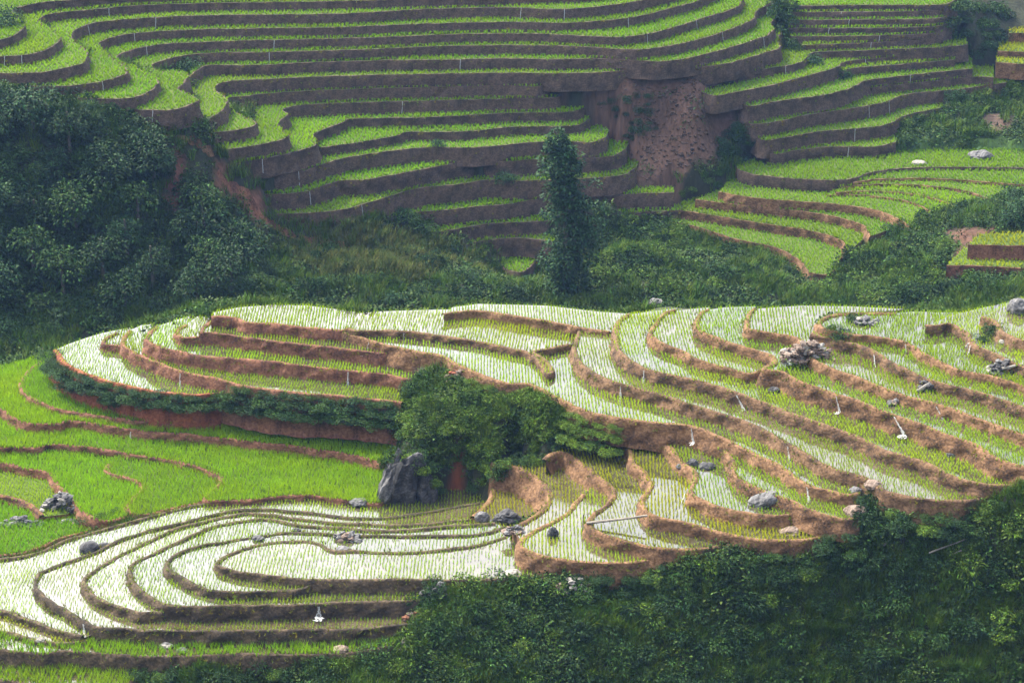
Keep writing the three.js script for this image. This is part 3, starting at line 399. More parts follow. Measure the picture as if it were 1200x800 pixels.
function profile(s, list, N, out, opt = {}) {
  // earth bank: low bund along the rim, then the sloping face down to the next level
  const far = s.far, bw = far ? 0.12 : s.sparse ? 0.25 : 0.3, bh = far ? 0.03 : 0.11, rows = opt.low ? [] : [], dep = opt.low ?? s.depth, bat = far ? 0.2 : 0.34;
  const P = [[-bw - 0.06, -0.06], [-bw, bh * 0.5], [-bw * 0.6, bh], [-bw * 0.2, bh * 0.95], [0.02, bh * 0.3]];
  const nr = far ? 4 : 7; for (let k = 1; k <= nr; k++) { const t = k / nr; P.push([0.02 + dep * bat * (t * 0.85 + 0.15 * t * t), bh * 0.3 - dep * t]); }
  const R = P.length, base = out.pos.length / 3; let L = 0;
  list.forEach(([x, z], i) => {
    if (i) L += Math.hypot(x - list[i - 1][0], z - list[i - 1][1]);
    const [a, b] = N[i]; let q = 0; const wob = 1 + 0.55 * n3(L * 0.22, s.h * 2.3, 4.1) + 0.3 * n3(L * 0.9, s.h, 8), tall = 1 + 0.7 * n3(L * 0.35, s.h, 1.7);
    P.forEach(([o0, y0], k) => {
      const o = o0 > 0.03 ? 0.02 + (o0 - 0.02) * wob : o0 * (0.8 + 0.2 * wob), y = k >= 1 && k <= 3 ? y0 * tall : y0;
      if (k) q += Math.hypot(o0 - P[k - 1][0], y0 - P[k - 1][1]);
      const face = k > 4 ? 1 : 0.4, rough = far ? 0.10 : 0.075;
      const d = face * (fbm(x * 1.1 + k * 0.23, y * 1.4 + s.h, z * 1.1, 4) * rough * 4 + (k > 4 ? n3(L * 2.7, y * 0.8, s.h) * rough * 0.5 : 0));
      const up = k >= 1 && k <= 4 ? n3(L * 1.3, s.h, k * 0.4) * 0.035 : 0;
      const oo = o + d * (k === 0 ? 0 : 1);
      out.pos.push(x + a * oo, s.h + y + up, z + b * oo); out.uv.push(L / 2.6, q / 2.6 + s.h);
    });
    if (i) for (let k = 0; k < R - 1; k++) { const v = base + (i - 1) * R + k; if (s.sign > 0) out.idx.push(v, v + 1, v + R, v + 1, v + R + 1, v + R); else out.idx.push(v, v + R, v + 1, v + 1, v + R, v + R + 1); }
  });
}
let riceTotal = 0;
function buildTerrace(s) {
  const g = new THREE.Group();
  // paddy surface
  const sh = new THREE.ShapeGeometry(new THREE.Shape(s.poly.map(([x, z]) => new THREE.Vector2(x, -z))));
  sh.rotateX(-Math.PI / 2); sh.translate(0, s.h, 0);
  const uv = sh.attributes.uv; for (let i = 0; i < uv.count; i++) uv.setXY(i, sh.attributes.position.getX(i) / 6 + s.h, sh.attributes.position.getZ(i) / 6);
  part(g, s.wet ? 'paddy_water' : 'paddy_floor', sh, s.wet ? (Math.round(s.h * 20) % 2 ? waterMat2 : waterMat) : mudMat);
  // bank
  const out = { pos: [], uv: [], idx: [] };
  profile(s, s.rimP, s.rimN, out);
  if (s.rb) profile(s, s.rb, s.rbN, out, { low: 0.9 });
  const wall = [s.rimP[s.rimP.length - 1], ...s.backP, s.rimP[0]]; let L = 0;   // hidden uphill side of the terrace
  for (let i = 0; i < wall.length - 1; i++) { const b = out.pos.length / 3, [x, z] = wall[i], [X, Z] = wall[i + 1]; out.pos.push(x, s.h - 0.02, z, X, s.h - 0.02, Z, x, s.h - 1.9, z, X, s.h - 1.9, Z); const l = Math.hypot(X - x, Z - z); out.uv.push(L, 0, L + l / 2.6, 0, L, 0.8, L + l / 2.6, 0.8); L += l / 2.6; out.idx.push(b, b + 2, b + 1, b + 1, b + 2, b + 3); }
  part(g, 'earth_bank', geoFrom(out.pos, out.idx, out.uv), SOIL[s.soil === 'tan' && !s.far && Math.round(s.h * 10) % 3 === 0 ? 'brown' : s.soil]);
  // grass on the bund
  const gp = [], bl = (list, N, den) => list.forEach(([x, z], i) => { const k = fbm(x * 0.35, s.h, z * 0.35) + 0.5; for (let t = 0; t < den; t++) if (rnd() < k * 1.1) { const o = -rr(0, 0.36), [a, b] = N[i]; gp.push([x + a * o + rr(-0.15, 0.15), s.h + 0.05, z + b * o + rr(-0.15, 0.15), rr(0, 6.28), rr(0.5, 1.25), rr(-0.25, 0.25), rr(-0.25, 0.25), rr(0.7, 1.25), rr(0.9, 1.5)]); } });
  s.rimP.forEach(([x, z], i) => { const k = fbm(x * 0.3 + 9, s.h, z * 0.3); if (rnd() < (s.far ? 0.5 : 0.5) + k * 1.6) for (let t = 0; t < 2; t++) { const q = rnd() * rnd(), o = 0.05 + s.drop * q * (s.far ? 0.2 : 0.34) + 0.03, [a, b] = s.rimN[i]; gp.push([x + a * o + rr(-0.2, 0.2), s.h - s.drop * q - 0.02, z + b * o + rr(-0.2, 0.2), rr(0, 6.28), rr(0.5, 1.3), b * 0.7, -a * 0.7, rr(0.6, 1.2), rr(0.9, 1.7)]); } });
  bl(s.rimP, s.rimN, s.far ? 1.5 : s.key === 'G2' || s.key === 'G6' ? 7 : s.sparse ? 2.6 : 2); if (s.rb) bl(s.rb, s.rbN, 5);
  if (gp.length) scatter(g, 'bund_grass', s.far ? BUNDFAR : BUND, grassMat, gp);
  // rice
  const tone = 0.88 + 0.26 * rnd(), warm = 0.88 + 0.18 * rnd(), grow = 0.88 + 0.26 * rnd(), pts = [], step = s.far ? 0.36 : s.sparse ? 0.2 : s.rice === 'lush' ? 0.19 : 0.205, rot = s.far ? 0 : fbm(s.h * 3.3, 1, 2) * 0.35, jit = s.wet ? 0.2 : 0.4, cr = Math.cos(rot), sr = Math.sin(rot);
  const cx = (s.box[0] + s.box[1]) / 2, cz = (s.box[2] + s.box[3]) / 2, R = Math.hypot(s.box[1] - s.box[0], s.box[3] - s.box[2]) / 2;
  for (let a = -R; a < R; a += step) for (let b = -R; b < R; b += step) {
    const x = cx + a * cr - b * sr + rr(-jit, jit) * step, z = cz + a * sr + b * cr + rr(-jit, jit) * step;
    if (x < s.box[0] || x > s.box[1] || z < s.box[2] || z > s.box[3]) continue;
    if (Math.abs(x / z) > 0.33) continue;
    if (!inside(s.poly, x, z) || topSlab(x, z) !== s) continue;
    const patch = fbm(x * 0.22, s.h, z * 0.22) + 0.5, fine = fbm(x * 0.9, s.h, z * 0.9) + 0.5;
    if (s.wet && rnd() < 0.08 + 0.5 * Math.max(0, 0.75 - patch)) continue;
    pts.push([x, s.h - 0.01, z, rr(0, 6.28), grow * (0.72 + 0.38 * patch + 0.2 * fine) * rr(0.85, 1.12), rr(-0.1, 0.1), rr(-0.1, 0.1), tone * rr(0.85, 1.1) * (0.86 + 0.28 * fine), warm * (0.86 + 0.28 * patch)]);
  }
  riceTotal += pts.length;
  if (pts.length) scatter(g, 'rice_seedlings', s.far ? RICE.far : s.sparse && s.rice === 'pale' ? RICE.thin : s.rice === 'lush' ? RICE.lush : RICE.mid, riceMat[s.rice], pts);
  return thing(g, 'rice_terrace', s.label, 'rice terrace', s.group ?? undefined);
}
for (const s of slabs) buildTerrace(s);
console.log('slabs', slabs.length, 'rice', riceTotal, 'controls', CP3.length);
//__VEG0__
// ---------------------------------------------------------------- plants
function addLeaf(o, p, n, size, wide, c) {   // a leaf of two faces, folded along its rib; n: where it points
  const b = o.pos.length / 3, up = Math.abs(n.y) < 0.9 ? new THREE.Vector3(0, 1, 0) : new THREE.Vector3(1, 0, 0);
  const side = new THREE.Vector3().crossVectors(n, up).normalize(), nrm = new THREE.Vector3().crossVectors(side, n);
  const roll = rr(-0.7, 0.7); side.multiplyScalar(Math.cos(roll)).addScaledVector(nrm, Math.sin(roll));
  const mid = p.clone().addScaledVector(n, size * 0.5), tip = p.clone().addScaledVector(n, size); tip.y -= size * 0.25;
  const l = mid.clone().addScaledVector(side, -size * wide), r = mid.clone().addScaledVector(side, size * wide); l.y += size * 0.06; r.y += size * 0.06;
  for (const q of [p, l, tip, r]) { o.pos.push(q.x, q.y, q.z); o.col.push(c[0], c[1], c[2]); }
  o.idx.push(b, b + 1, b + 2, b, b + 2, b + 3);
}
const V = (x, y, z) => new THREE.Vector3(x, y, z);
function leafBall(o, C, R, n, size, wide = 0.3, squash = 0.85) {
  for (let i = 0; i < n; i++) {
    const a = rr(0, 6.2832), y = rr(-0.45, 1), q = Math.sqrt(1 - y * y), d = V(q * Math.cos(a), y, q * Math.sin(a));
    const rad = R * (0.62 + 0.42 * Math.sqrt(rnd())), p = V(C.x + d.x * rad, C.y + d.y * rad * squash, C.z + d.z * rad);
    d.x += rr(-0.6, 0.6); d.y += rr(-0.7, 0.35); d.z += rr(-0.6, 0.6); d.normalize();
    const t = rnd() < 0.12 ? rr(1.6, 2.6) : rr(0.5, 1.35), w = rr(0.85, 1.4); addLeaf(o, p, d, size * rr(0.6, 1.3), wide, [t * w, t, t * rr(0.8, 1.1)]);
  }
}
function bushGeo(lumps, per, size, wide, tall = 0.7) {
  const o = { pos: [], idx: [], col: [] };
  for (let k = 0; k < lumps; k++) { const a = rr(0, 6.28), d = k ? rr(0.3, 0.75) : 0; leafBall(o, V(Math.cos(a) * d, rr(0.1, tall) * (k ? 1 : 1.1), Math.sin(a) * d), rr(0.3, 0.52), per, size, wide); }
  for (let k = 0; k < 5; k++) { const a = rr(0, 6.28), d = rr(0.1, 0.5); blade(o, Math.cos(a) * d * 0.4, Math.sin(a) * d * 0.4, a, rr(0.5, 0.9), 0.02, d, [1.1, 0.7, 0.6]); }   // stems
  return geoFrom(o.pos, o.idx, null, o.col);
}
function grassGeo(n, len, spread, wid) { const o = { pos: [], idx: [], col: [] }; for (let i = 0; i < n; i++) { const t = rr(0.75, 1.25); blade(o, rr(-0.15, 0.15), rr(-0.15, 0.15), rr(0, 6.28), len * rr(0.6, 1.15), wid, spread * rr(0.3, 1.1), [t * rr(0.9, 1.3), t, t * 0.9]); } return geoFrom(o.pos, o.idx, null, o.col); }
const BUSH = { near: [0, 1, 2, 3, 4].map((i) => bushGeo(9 + i, 100, 0.135, 0.3)), big: [0, 1, 2, 3].map((i) => bushGeo(13 + i, 95, 0.125, 0.33, 0.9)), fern: [0, 1].map(() => grassGeo(150, 1.05, 0.75, 0.022)), lance: [0, 1, 2].map((i) => bushGeo(8 + i, 70, 0.27, 0.13, 1.0)) };
BUSH.mix = [...BUSH.near, ...BUSH.lance]; BUSH.woods = [...BUSH.big, ...BUSH.lance.slice(0, 2)];
const taken = [], queue = [];
function shrubs(outline, n, s0, s1, sep, mats, geos, label, group, o = {}) {
  const xs = outline.map((p) => p[0]), ys = outline.map((p) => p[1]), x0 = Math.min(...xs), x1 = Math.max(...xs), y0 = Math.min(...ys), y1 = Math.max(...ys);
  let made = 0;
  for (let k = 0; k < n * 14 && made < n; k++) {
    const u = rr(x0, x1), v = rr(y0, y1); if (!inside(outline, u, v)) continue;
    if (o.thin && o.thin(u, v)) continue;
    const p = hit(u, v); if (!p || topSlab(p[0], p[2]) || (inScar(p[0], p[2]) && !o.scar)) continue;
    const sc = rr(s0, s1); if (taken.some((q) => Math.hypot(q[0] - p[0], (q[1] - p[1]) * 0.9, q[2] - p[2]) < sep * (0.5 + 0.5 * sc / s1))) continue;
    if (inside(grassy, p[0], p[2]) && rnd() < 0.75) continue;
    taken.push(p); made++;
    const m = new THREE.Mesh(geos[Math.floor(rnd() * geos.length)], mats[Math.floor(rnd() * mats.length)]);
    m.position.set(p[0], p[1] - 0.12 * sc, p[2]); m.rotation.y = rr(0, 6.28); m.scale.set(sc * rr(0.85, 1.15), sc * rr(0.75, 1.25) * (o.tall ?? 1), sc * rr(0.85, 1.15));
    if (o.name) thing(m, o.name, label, o.category, group); else queue.push({ m, label, group, size: sc / Math.hypot(p[0], CAM_Y - p[1], p[2]) });
  }
  return made;
}
const { deep, mid, fresh, lime, vine } = LEAF;
// trees and shrubs of the wooded slope
const trunkGeo = new THREE.CylinderGeometry(0.05, 0.11, 1, 7); trunkGeo.translate(0, 0.5, 0);
const woods = [[-20, 108], [60, 114], [120, 130], [170, 150], [205, 190], [240, 225], [280, 262], [320, 300], [335, 345], [250, 358], [150, 374], [60, 400], [-20, 425]];
{
  let made = 0;
  for (let k = 0; k < 600 && made < 34; k++) {
    const u = rr(-15, 300), v = rr(150, 370); if (!inside(woods, u, v - 45)) continue;
    const p = hit(u, v); if (!p || topSlab(p[0], p[2]) || inScar(p[0], p[2]) || taken.some((q) => Math.hypot(q[0] - p[0], q[2] - p[2]) < 3.1)) continue;
    taken.push(p); made++;
    const g = new THREE.Group(), H = rr(2.4, 4.2), R = rr(1.5, 2.4), t = part(g, 'trunk', trunkGeo, barkMat); t.scale.set(1.6, H, 1.6);
    const c = part(g, 'crown', BUSH.big[made % 4], [deep, mid, vine, deep][made % 4]); c.position.y = H * 0.45; c.scale.set(R, R * 1.15, R); c.rotation.y = rr(0, 6.28);
    g.position.set(p[0], p[1] - 0.2, p[2]);
    thing(g, 'broadleaf_tree', 'small dense dark green tree rising from the wooded slope below the far terraces', 'tree', 'trees on the wooded slope');
  }
}
shrubs(woods, 190, 0.7, 1.6, 1.2, [deep, vine, mid, deep], BUSH.woods, 'dark leafy shrub packed into the wooded slope below the far terraces', 'shrubs on the wooded slope');
shrubs([[330, 300], [400, 290], [470, 285], [540, 300], [600, 320], [640, 345], [640, 357], [420, 357], [330, 352]], 62, 0.6, 1.25, 1.2, [deep, mid, vine], BUSH.mix, 'leafy shrub on the floor of the ravine behind the flooded terraces', 'shrubs in the ravine');
shrubs([[428, 215], [480, 207], [500, 250], [520, 290], [470, 262], [420, 262]], 16, 0.7, 1.3, 1.1, [mid, vine], BUSH.near, 'shrub on the eroded ground between two groups of far terraces', 'shrubs between the far terraces');
shrubs([[690, 262], [740, 252], [800, 272], [860, 286], [920, 300], [940, 330], [880, 345], [820, 350], [720, 354], [690, 345]], 75, 0.7, 1.4, 1.15, [mid, deep, fresh], BUSH.mix, 'bright leafy shrub on the slope below the bowl of green terraces', 'shrubs below the bowl of terraces');
shrubs([[960, 325], [1000, 292], [1060, 266], [1110, 258], [1100, 276], [1120, 302], [1200, 322], [1200, 348], [1100, 356], [960, 356]], 75, 0.7, 1.35, 1.1, [mid, deep, fresh, mid], BUSH.mix, 'leafy shrub on the bushy rise beside the small red terraces', 'shrubs beside the small red terraces', { scar: false });
shrubs([[1175, 232], [1225, 222], [1225, 330], [1182, 330]], 10, 1.3, 2.1, 1.5, [deep, vine], BUSH.big, 'large dark bush standing over the small red terraces', 'large dark bushes', { scar: true });
shrubs([[1090, 250], [1180, 240], [1182, 268], [1100, 268]], 16, 0.8, 1.3, 1.1, [deep, mid], BUSH.near, 'dark shrub along the edge of the bowl of green terraces', 'shrubs edging the bowl', { scar: true });
shrubs([[1100, 12], [1150, 8], [1210, 25], [1160, 80], [1110, 92], [1092, 50]], 30, 0.8, 1.5, 1.3, [vine, mid], BUSH.near, 'hazy shrub on the gully side beyond the terraced ridge', 'shrubs in the far gully', { scar: true });
shrubs([[960, 178], [1010, 150], [1060, 128], [1110, 106], [1200, 92], [1200, 118], [1110, 142], [1050, 170], [990, 187]], 55, 0.7, 1.3, 1.1, [vine, mid, fresh], BUSH.near, 'pale shrub in the gully running down from the far ridge', 'shrubs along the far gully', { scar: true });
shrubs([[848, 150], [900, 163], [906, 184], [862, 196], [842, 178]], 14, 0.9, 1.5, 1.2, [deep, vine], BUSH.near, 'dark shrub at the foot of the far bank beside the landslide', 'shrubs beside the landslide', { scar: true });
shrubs([[785, 236], [848, 197], [866, 188], [864, 206], [815, 240]], 16, 0.5, 0.9, 0.9, [fresh, mid], BUSH.near, 'small light green shrub on the crest between the landslide and the green bowl', 'small shrubs on the crest', { scar: true });
shrubs([[700, 118], [760, 112], [770, 150], [740, 170], [715, 150]], 22, 0.4, 0.8, 0.9, [vine, deep], BUSH.near, 'low shrub regrowing on the brown landslide', 'shrubs on the landslide', { scar: true });
// thicket in the middle of the spur
const THICKET = [[440, 478], [480, 452], [505, 440], [545, 447], [600, 462], [650, 478], [705, 497], [690, 508], [655, 516], [636, 530], [610, 545], [570, 562], [548, 555], [512, 545], [490, 522], [450, 505]];
shrubs([[440, 478], [470, 470], [480, 452], [505, 440], [545, 447], [600, 462], [650, 478], [705, 497], [690, 508], [655, 516], [636, 530], [610, 545], [570, 562], [548, 555], [512, 545], [490, 522], [450, 505]], 190, 0.4, 0.75, 0.42, [mid, lime, fresh, fresh], BUSH.mix, 'leafy shrub in the thicket above the dark rock outcrop', 'shrubs of the thicket on the spur');
// dark slope at the foot
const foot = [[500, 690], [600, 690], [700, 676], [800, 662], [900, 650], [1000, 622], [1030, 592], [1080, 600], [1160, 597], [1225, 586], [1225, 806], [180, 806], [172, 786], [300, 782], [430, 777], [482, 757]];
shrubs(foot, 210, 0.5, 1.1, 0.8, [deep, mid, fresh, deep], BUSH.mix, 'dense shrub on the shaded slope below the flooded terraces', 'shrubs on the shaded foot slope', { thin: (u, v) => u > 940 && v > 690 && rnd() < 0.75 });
shrubs([[850, 690], [1000, 660], [1225, 640], [1225, 806], [850, 806]], 150, 0.55, 1.0, 0.5, [fresh, greenGrassMat, lime], BUSH.fern, 'tall tuft of long grass on the shaded slope below the flooded terraces', 'tall grass tufts on the foot slope', { name: 'grass_tuft', category: 'grass' });
// the shrubs that show largest are things of their own, the rest one mass
queue.sort((a, b) => b.size - a.size);
queue.slice(0, 275).forEach((q) => thing(q.m, 'shrub', q.label, 'shrub', q.group));
{
  const mass = new THREE.Group(), sets = new Map();
  for (const { m } of queue.slice(275)) { const k = m.geometry.uuid + m.material.uuid; if (!sets.has(k)) sets.set(k, []); m.updateMatrix(); sets.get(k).push(m); }
  for (const list of sets.values()) { const im = new THREE.InstancedMesh(list[0].geometry, list[0].material, list.length); im.name = 'foliage'; im.userData.kind = 'stuff'; list.forEach((m, i) => im.setMatrixAt(i, m.matrix)); mass.add(im); }
  mass.name = 'shrub_mass'; mass.userData = { kind: 'stuff', label: 'mass of smaller shrubs filling the slopes among the larger ones', category: 'shrubs' }; scene.add(shade(mass));
}
// bushes on single spots
function bushAt(u, v, sc, mat, geo, label, dy = 0, name = 'shrub', cat = 'shrub') { const p = hit(u, v), m = new THREE.Mesh(geo, mat); m.position.set(p[0], p[1] - 0.1 * sc + dy, p[2]); m.rotation.y = rr(0, 6); m.scale.setScalar(sc); taken.push(p); return label ? thing(m, name, label, cat) : m; }
bushAt(8, 30, 1.6, vine, BUSH.big[0], 'round bush on the topmost far terrace beside its bare stones');
bushAt(222, 84, 1.35, vine, BUSH.big[1], 'dark bush growing from the bank between two far terraces');
bushAt(371, 176, 0.8, vine, BUSH.fern[0], 'palm-like plant sprouting from the far terrace bank', 0.2, 'banana_plant', 'plant');
bushAt(512, 172, 0.9, vine, BUSH.near[0], 'small bush on the rounded tip of a far terrace');
bushAt(592, 212, 1.1, vine, BUSH.near[1], 'bush draped over the tip of a lower far terrace');
for (const [u, v, sc] of [[912, 6, 1.0], [921, 14, 1.3], [925, 27, 1.1], [918, 40, 1.2], [927, 52, 1.1], [934, 60, 0.9], [1112, 30, 1.2], [1116, 12, 1.1], [1114, 45, 1.2]]) thing(bushAt(u, v, sc, mid, BUSH.mix[Math.floor(rnd() * 8)], '', 0), 'ridge_shrub', 'hazy shrub on a crease at the ends of the thin far terraces', 'shrub', 'shrubs at the ends of the thin far terraces');
bushAt(913, 22, 1.4, vine, BUSH.big[2], 'hazy bush on the crest of the far terraced ridge');
bushAt(955, 75, 1.2, vine, BUSH.near[2], 'small bush on the nose of the far terraced ridge');
bushAt(990, 90, 1.0, vine, BUSH.near[3], 'small bush where two far terraces meet on the ridge nose');
bushAt(985, 398, 0.75, deep, BUSH.near[4], 'dark bush leaning against the dry stone pile');
bushAt(975, 388, 0.5, mid, BUSH.near[1], 'low bush behind the dry stone pile');
bushAt(1003, 376, 0.62, deep, BUSH.near[0], 'small dark bush on the mound of stones in the upper paddy');
bushAt(1166, 392, 0.85, deep, BUSH.near[2], 'dark bush on the bank above the pile of logs');
bushAt(1150, 400, 0.5, deep, BUSH.near[3], 'low dark shrub beside the pale stone on the upper bank');
bushAt(100, 612, 0.6, mid, BUSH.near[1], 'weedy shrub between the green field and the outermost flooded terrace');
bushAt(118, 607, 0.5, fresh, BUSH.near[2], 'low weed clump next to the weedy shrub on the field edge');
bushAt(134, 603, 0.45, mid, BUSH.near[3], 'small weed clump at the end of the row on the field edge');
bushAt(308, 578, 0.35, fresh, BUSH.fern[1], 'spiky weed sprouting on the bund of the green field');
for (const [u, v, sc] of [[592, 549, 0.6], [580, 556, 0.7], [568, 566, 0.65], [603, 544, 0.6], [556, 574, 0.6], [642, 538, 0.6], [654, 528, 0.55], [630, 543, 0.6], [668, 522, 0.5], [616, 545, 0.6], [583, 561, 0.8], [590, 553, 0.75]]) thing(bushAt(u, v, sc, [mid, fresh, deep][Math.floor(rnd() * 3)], BUSH.mix[Math.floor(rnd() * 8)], '', 0.05), 'thicket_shrub', 'green shrub at the foot of the thicket above the brown banks', 'shrub', 'shrubs at the foot of the thicket');
bushAt(55, 421, 0.8, mid, BUSH.near[0], 'rounded bush at the end of the hedge on the bank top');
bushAt(1017, 580, 0.7, fresh, BUSH.near[4], 'bright green bush at the rocky end of the terrace bank');
// the long hedge along the bank
const HX = at(272, 452, 8.9)[0];
for (const [key, i0, i1] of [['M4', 0.03, 1], ['M3', 0.4, 1]]) {
  const s = slabBy[key], n = s.rimP.length; let acc = 9;
  for (let i = Math.floor(n * i0); i < n * i1; i++) {
    acc += i ? Math.hypot(s.rimP[i][0] - s.rimP[Math.max(0, i - 1)][0], s.rimP[i][1] - s.rimP[Math.max(0, i - 1)][1]) : 0; if (acc < 0.42 || (key === 'M3' && s.rimP[i][0] < HX)) continue; acc = 0;
    for (const [o, y, sc] of [[0.1, -0.25, 0.5], [0.5, -0.75, 0.66], key === 'M3' ? [0.85, -1.3, 0.7] : [0.72, -1.15, 0.5]]) {
      if (y < -1 && key === 'M4' && fbm(s.rimP[i][0] * 0.5, 4, s.rimP[i][1] * 0.5) < 0.02) continue;
      const m = new THREE.Mesh(BUSH.near[Math.floor(rnd() * 5)], [mid, deep, mid, vine][Math.floor(rnd() * 4)]), k = sc * rr(0.8, 1.2);
      m.position.set(s.rimP[i][0] + s.rimN[i][0] * o + rr(-0.15, 0.15), s.h + y - 0.1 + rr(-0.12, 0.1), s.rimP[i][1] + s.rimN[i][1] * o + rr(-0.15, 0.15)); m.scale.set(k, k * 0.85, k); m.rotation.y = rr(0, 6.28);
      thing(m, 'hedge_shrub', 'leafy shrub of the long hedge overhanging the red earth bank', 'shrub', 'shrubs of the hedge on the red bank');
    }
  }
}
{ // shrubs and trailing growth down the bank of the long terrace
  const s = slabBy.P0, x0 = at(525, 425, 11)[0], x1 = at(735, 492, 11)[0]; let acc = 9;
  s.rimP.forEach(([x, z], i) => {
    if (x < x0 || x > x1) return; acc += i ? Math.hypot(x - s.rimP[i - 1][0], z - s.rimP[i - 1][1]) : 0; if (acc < 0.5) return; acc = 0;
    for (const [o, y, sc] of [[0.3, -0.4, 0.4], [0.7, -0.95, 0.55], [1.15, -1.6, 0.65]]) {
      const m = new THREE.Mesh(BUSH.near[Math.floor(rnd() * 5)], [mid, lime, fresh, fresh][Math.floor(rnd() * 4)]), k = sc * rr(0.75, 1.2);
      m.position.set(x + s.rimN[i][0] * o + rr(-0.2, 0.2), s.h + y - 0.15 + rr(-0.15, 0.1), z + s.rimN[i][1] * o + rr(-0.2, 0.2)); m.scale.set(k, k * 0.8, k); m.rotation.y = rr(0, 6.28);
      thing(m, 'bank_shrub', 'green shrub hanging on the bank between the long terrace and the thicket', 'shrub', 'shrubs on the bank above the thicket');
    }
  });
}
// shrubs crowding up to the lowest rims
for (const [key, u0, u1] of [['F5', 505, 625], ['H1', 660, 780], ['H2', 772, 845], ['H3', 885, 985], ['H5', 975, 1010], ['P0', 985, 1018], ['La', 1010, 1165], ['Lb', 1120, 1262], ['F3', 480, 495], ['F1', 462, 485], ['Z1', 150, 486]]) {
  const s = slabBy[key]; let acc = 9;
  s.rimP.forEach(([x, z], i) => {
    const [dx, dy, dz] = [x, s.h - CAM_Y, z], u = 600 + FPX * dx / (-(dz * CP + dy * SP)); if (u < u0 || u > u1 || s.rimN[i][1] < -0.2) return;
    acc += i ? Math.hypot(x - s.rimP[i - 1][0], z - s.rimP[i - 1][1]) : 0; if (acc < 0.62) return; acc = 0;
    for (const [o, y, sc] of [[0.6, -0.85, 0.5], [1.0, -1.5, 0.72]]) {
      const m = new THREE.Mesh(BUSH.near[Math.floor(rnd() * 5)], [deep, mid, deep, fresh][Math.floor(rnd() * 4)]), k = sc * rr(0.7, 1.25);
      m.position.set(x + s.rimN[i][0] * o + rr(-0.25, 0.25), s.h + y + rr(-0.25, 0.05), z + s.rimN[i][1] * o + rr(-0.25, 0.25)); m.scale.set(k, k * 0.85, k); m.rotation.y = rr(0, 6.28);
      thing(m, 'rim_shrub', 'dark shrub growing right under the lowest rims of the flooded terraces', 'shrub', 'shrubs under the lowest rims');
    }
  });
}
// ground cover that nobody could count
{
  const cover = (() => { const o = { pos: [], idx: [], col: [] }; for (let k = 0; k < 3; k++) leafBall(o, V(rr(-0.3, 0.3), rr(0, 0.2), rr(-0.3, 0.3)), rr(0.2, 0.35), 13, 0.17, 0.32); return geoFrom(o.pos, o.idx, null, o.col); })();
  const gr = grassGeo(16, 0.55, 0.4, 0.02), A = [], B = [], C = [];
  const push = (x, z, arr, sc) => arr.push([x, ground(x, z) - 0.04, z, rr(0, 6.28), sc * rr(0.7, 1.4), rr(-0.3, 0.3), rr(-0.3, 0.3), rr(0.65, 1.3), rr(0.85, 1.4)]);
  const spread = (z0, z1, n) => { for (let k = 0; k < n; k++) { const z = rr(z0, z1), x = rr(-0.33, 0.33) * Math.abs(z); if (Math.abs(x) > 60 || topSlab(x, z)) continue; const sc = inScar(x, z); if (sc && rnd() > 0.05) continue; const q = fbm(x * 0.2, 6, z * 0.2); const far = z < -126; push(x, z, inside(grassy, x, z) && rnd() < 0.85 ? C : q + rr(-0.12, 0.12) > 0.0 ? A : B, (far ? 1.5 : 1)); } };
  spread(-118, -82, 42000); spread(-206, -126, 52000);
  for (const [P, n] of [[THICKET, 1500], [foot, 3500]]) for (let k = 0; k < n; k++) {   // steep faces, which a spread over the plan leaves bare
    const u = rr(Math.min(...P.map((p) => p[0])), Math.max(...P.map((p) => p[0]))), v = rr(Math.min(...P.map((p) => p[1])), Math.max(...P.map((p) => p[1]))); if (!inside(P, u, v)) continue;
    const p = hit(u, v, ground); if (!p || topSlab(p[0], p[2])) continue; (rnd() < 0.6 ? A : B).push([p[0], p[1] - 0.05, p[2], rr(0, 6.28), rr(0.6, 1.2), rr(0.2, 0.8), rr(-0.3, 0.3), rr(0.65, 1.4), rr(0.85, 1.4)]);
  }
  const im = scatter(null, 'undergrowth', cover, mid, A), ig = scatter(null, 'wild_grass', gr, greenGrassMat, B), ic = scatter(null, 'dry_grass', gr, meadowMat, C);
  for (const [o, l] of [[im, 'low leafy undergrowth covering the slopes between the terraces'], [ig, 'wild grass covering the slopes between the terraces'], [ic, 'lighter dry grass on the open slope beside the tall tree']]) { o.userData = { kind: 'stuff', label: l, category: 'undergrowth' }; scene.add(o); }
  ig.userData.category = ic.userData.category = 'grass';
  console.log('cover', A.length, B.length, 'plants', taken.length);
}
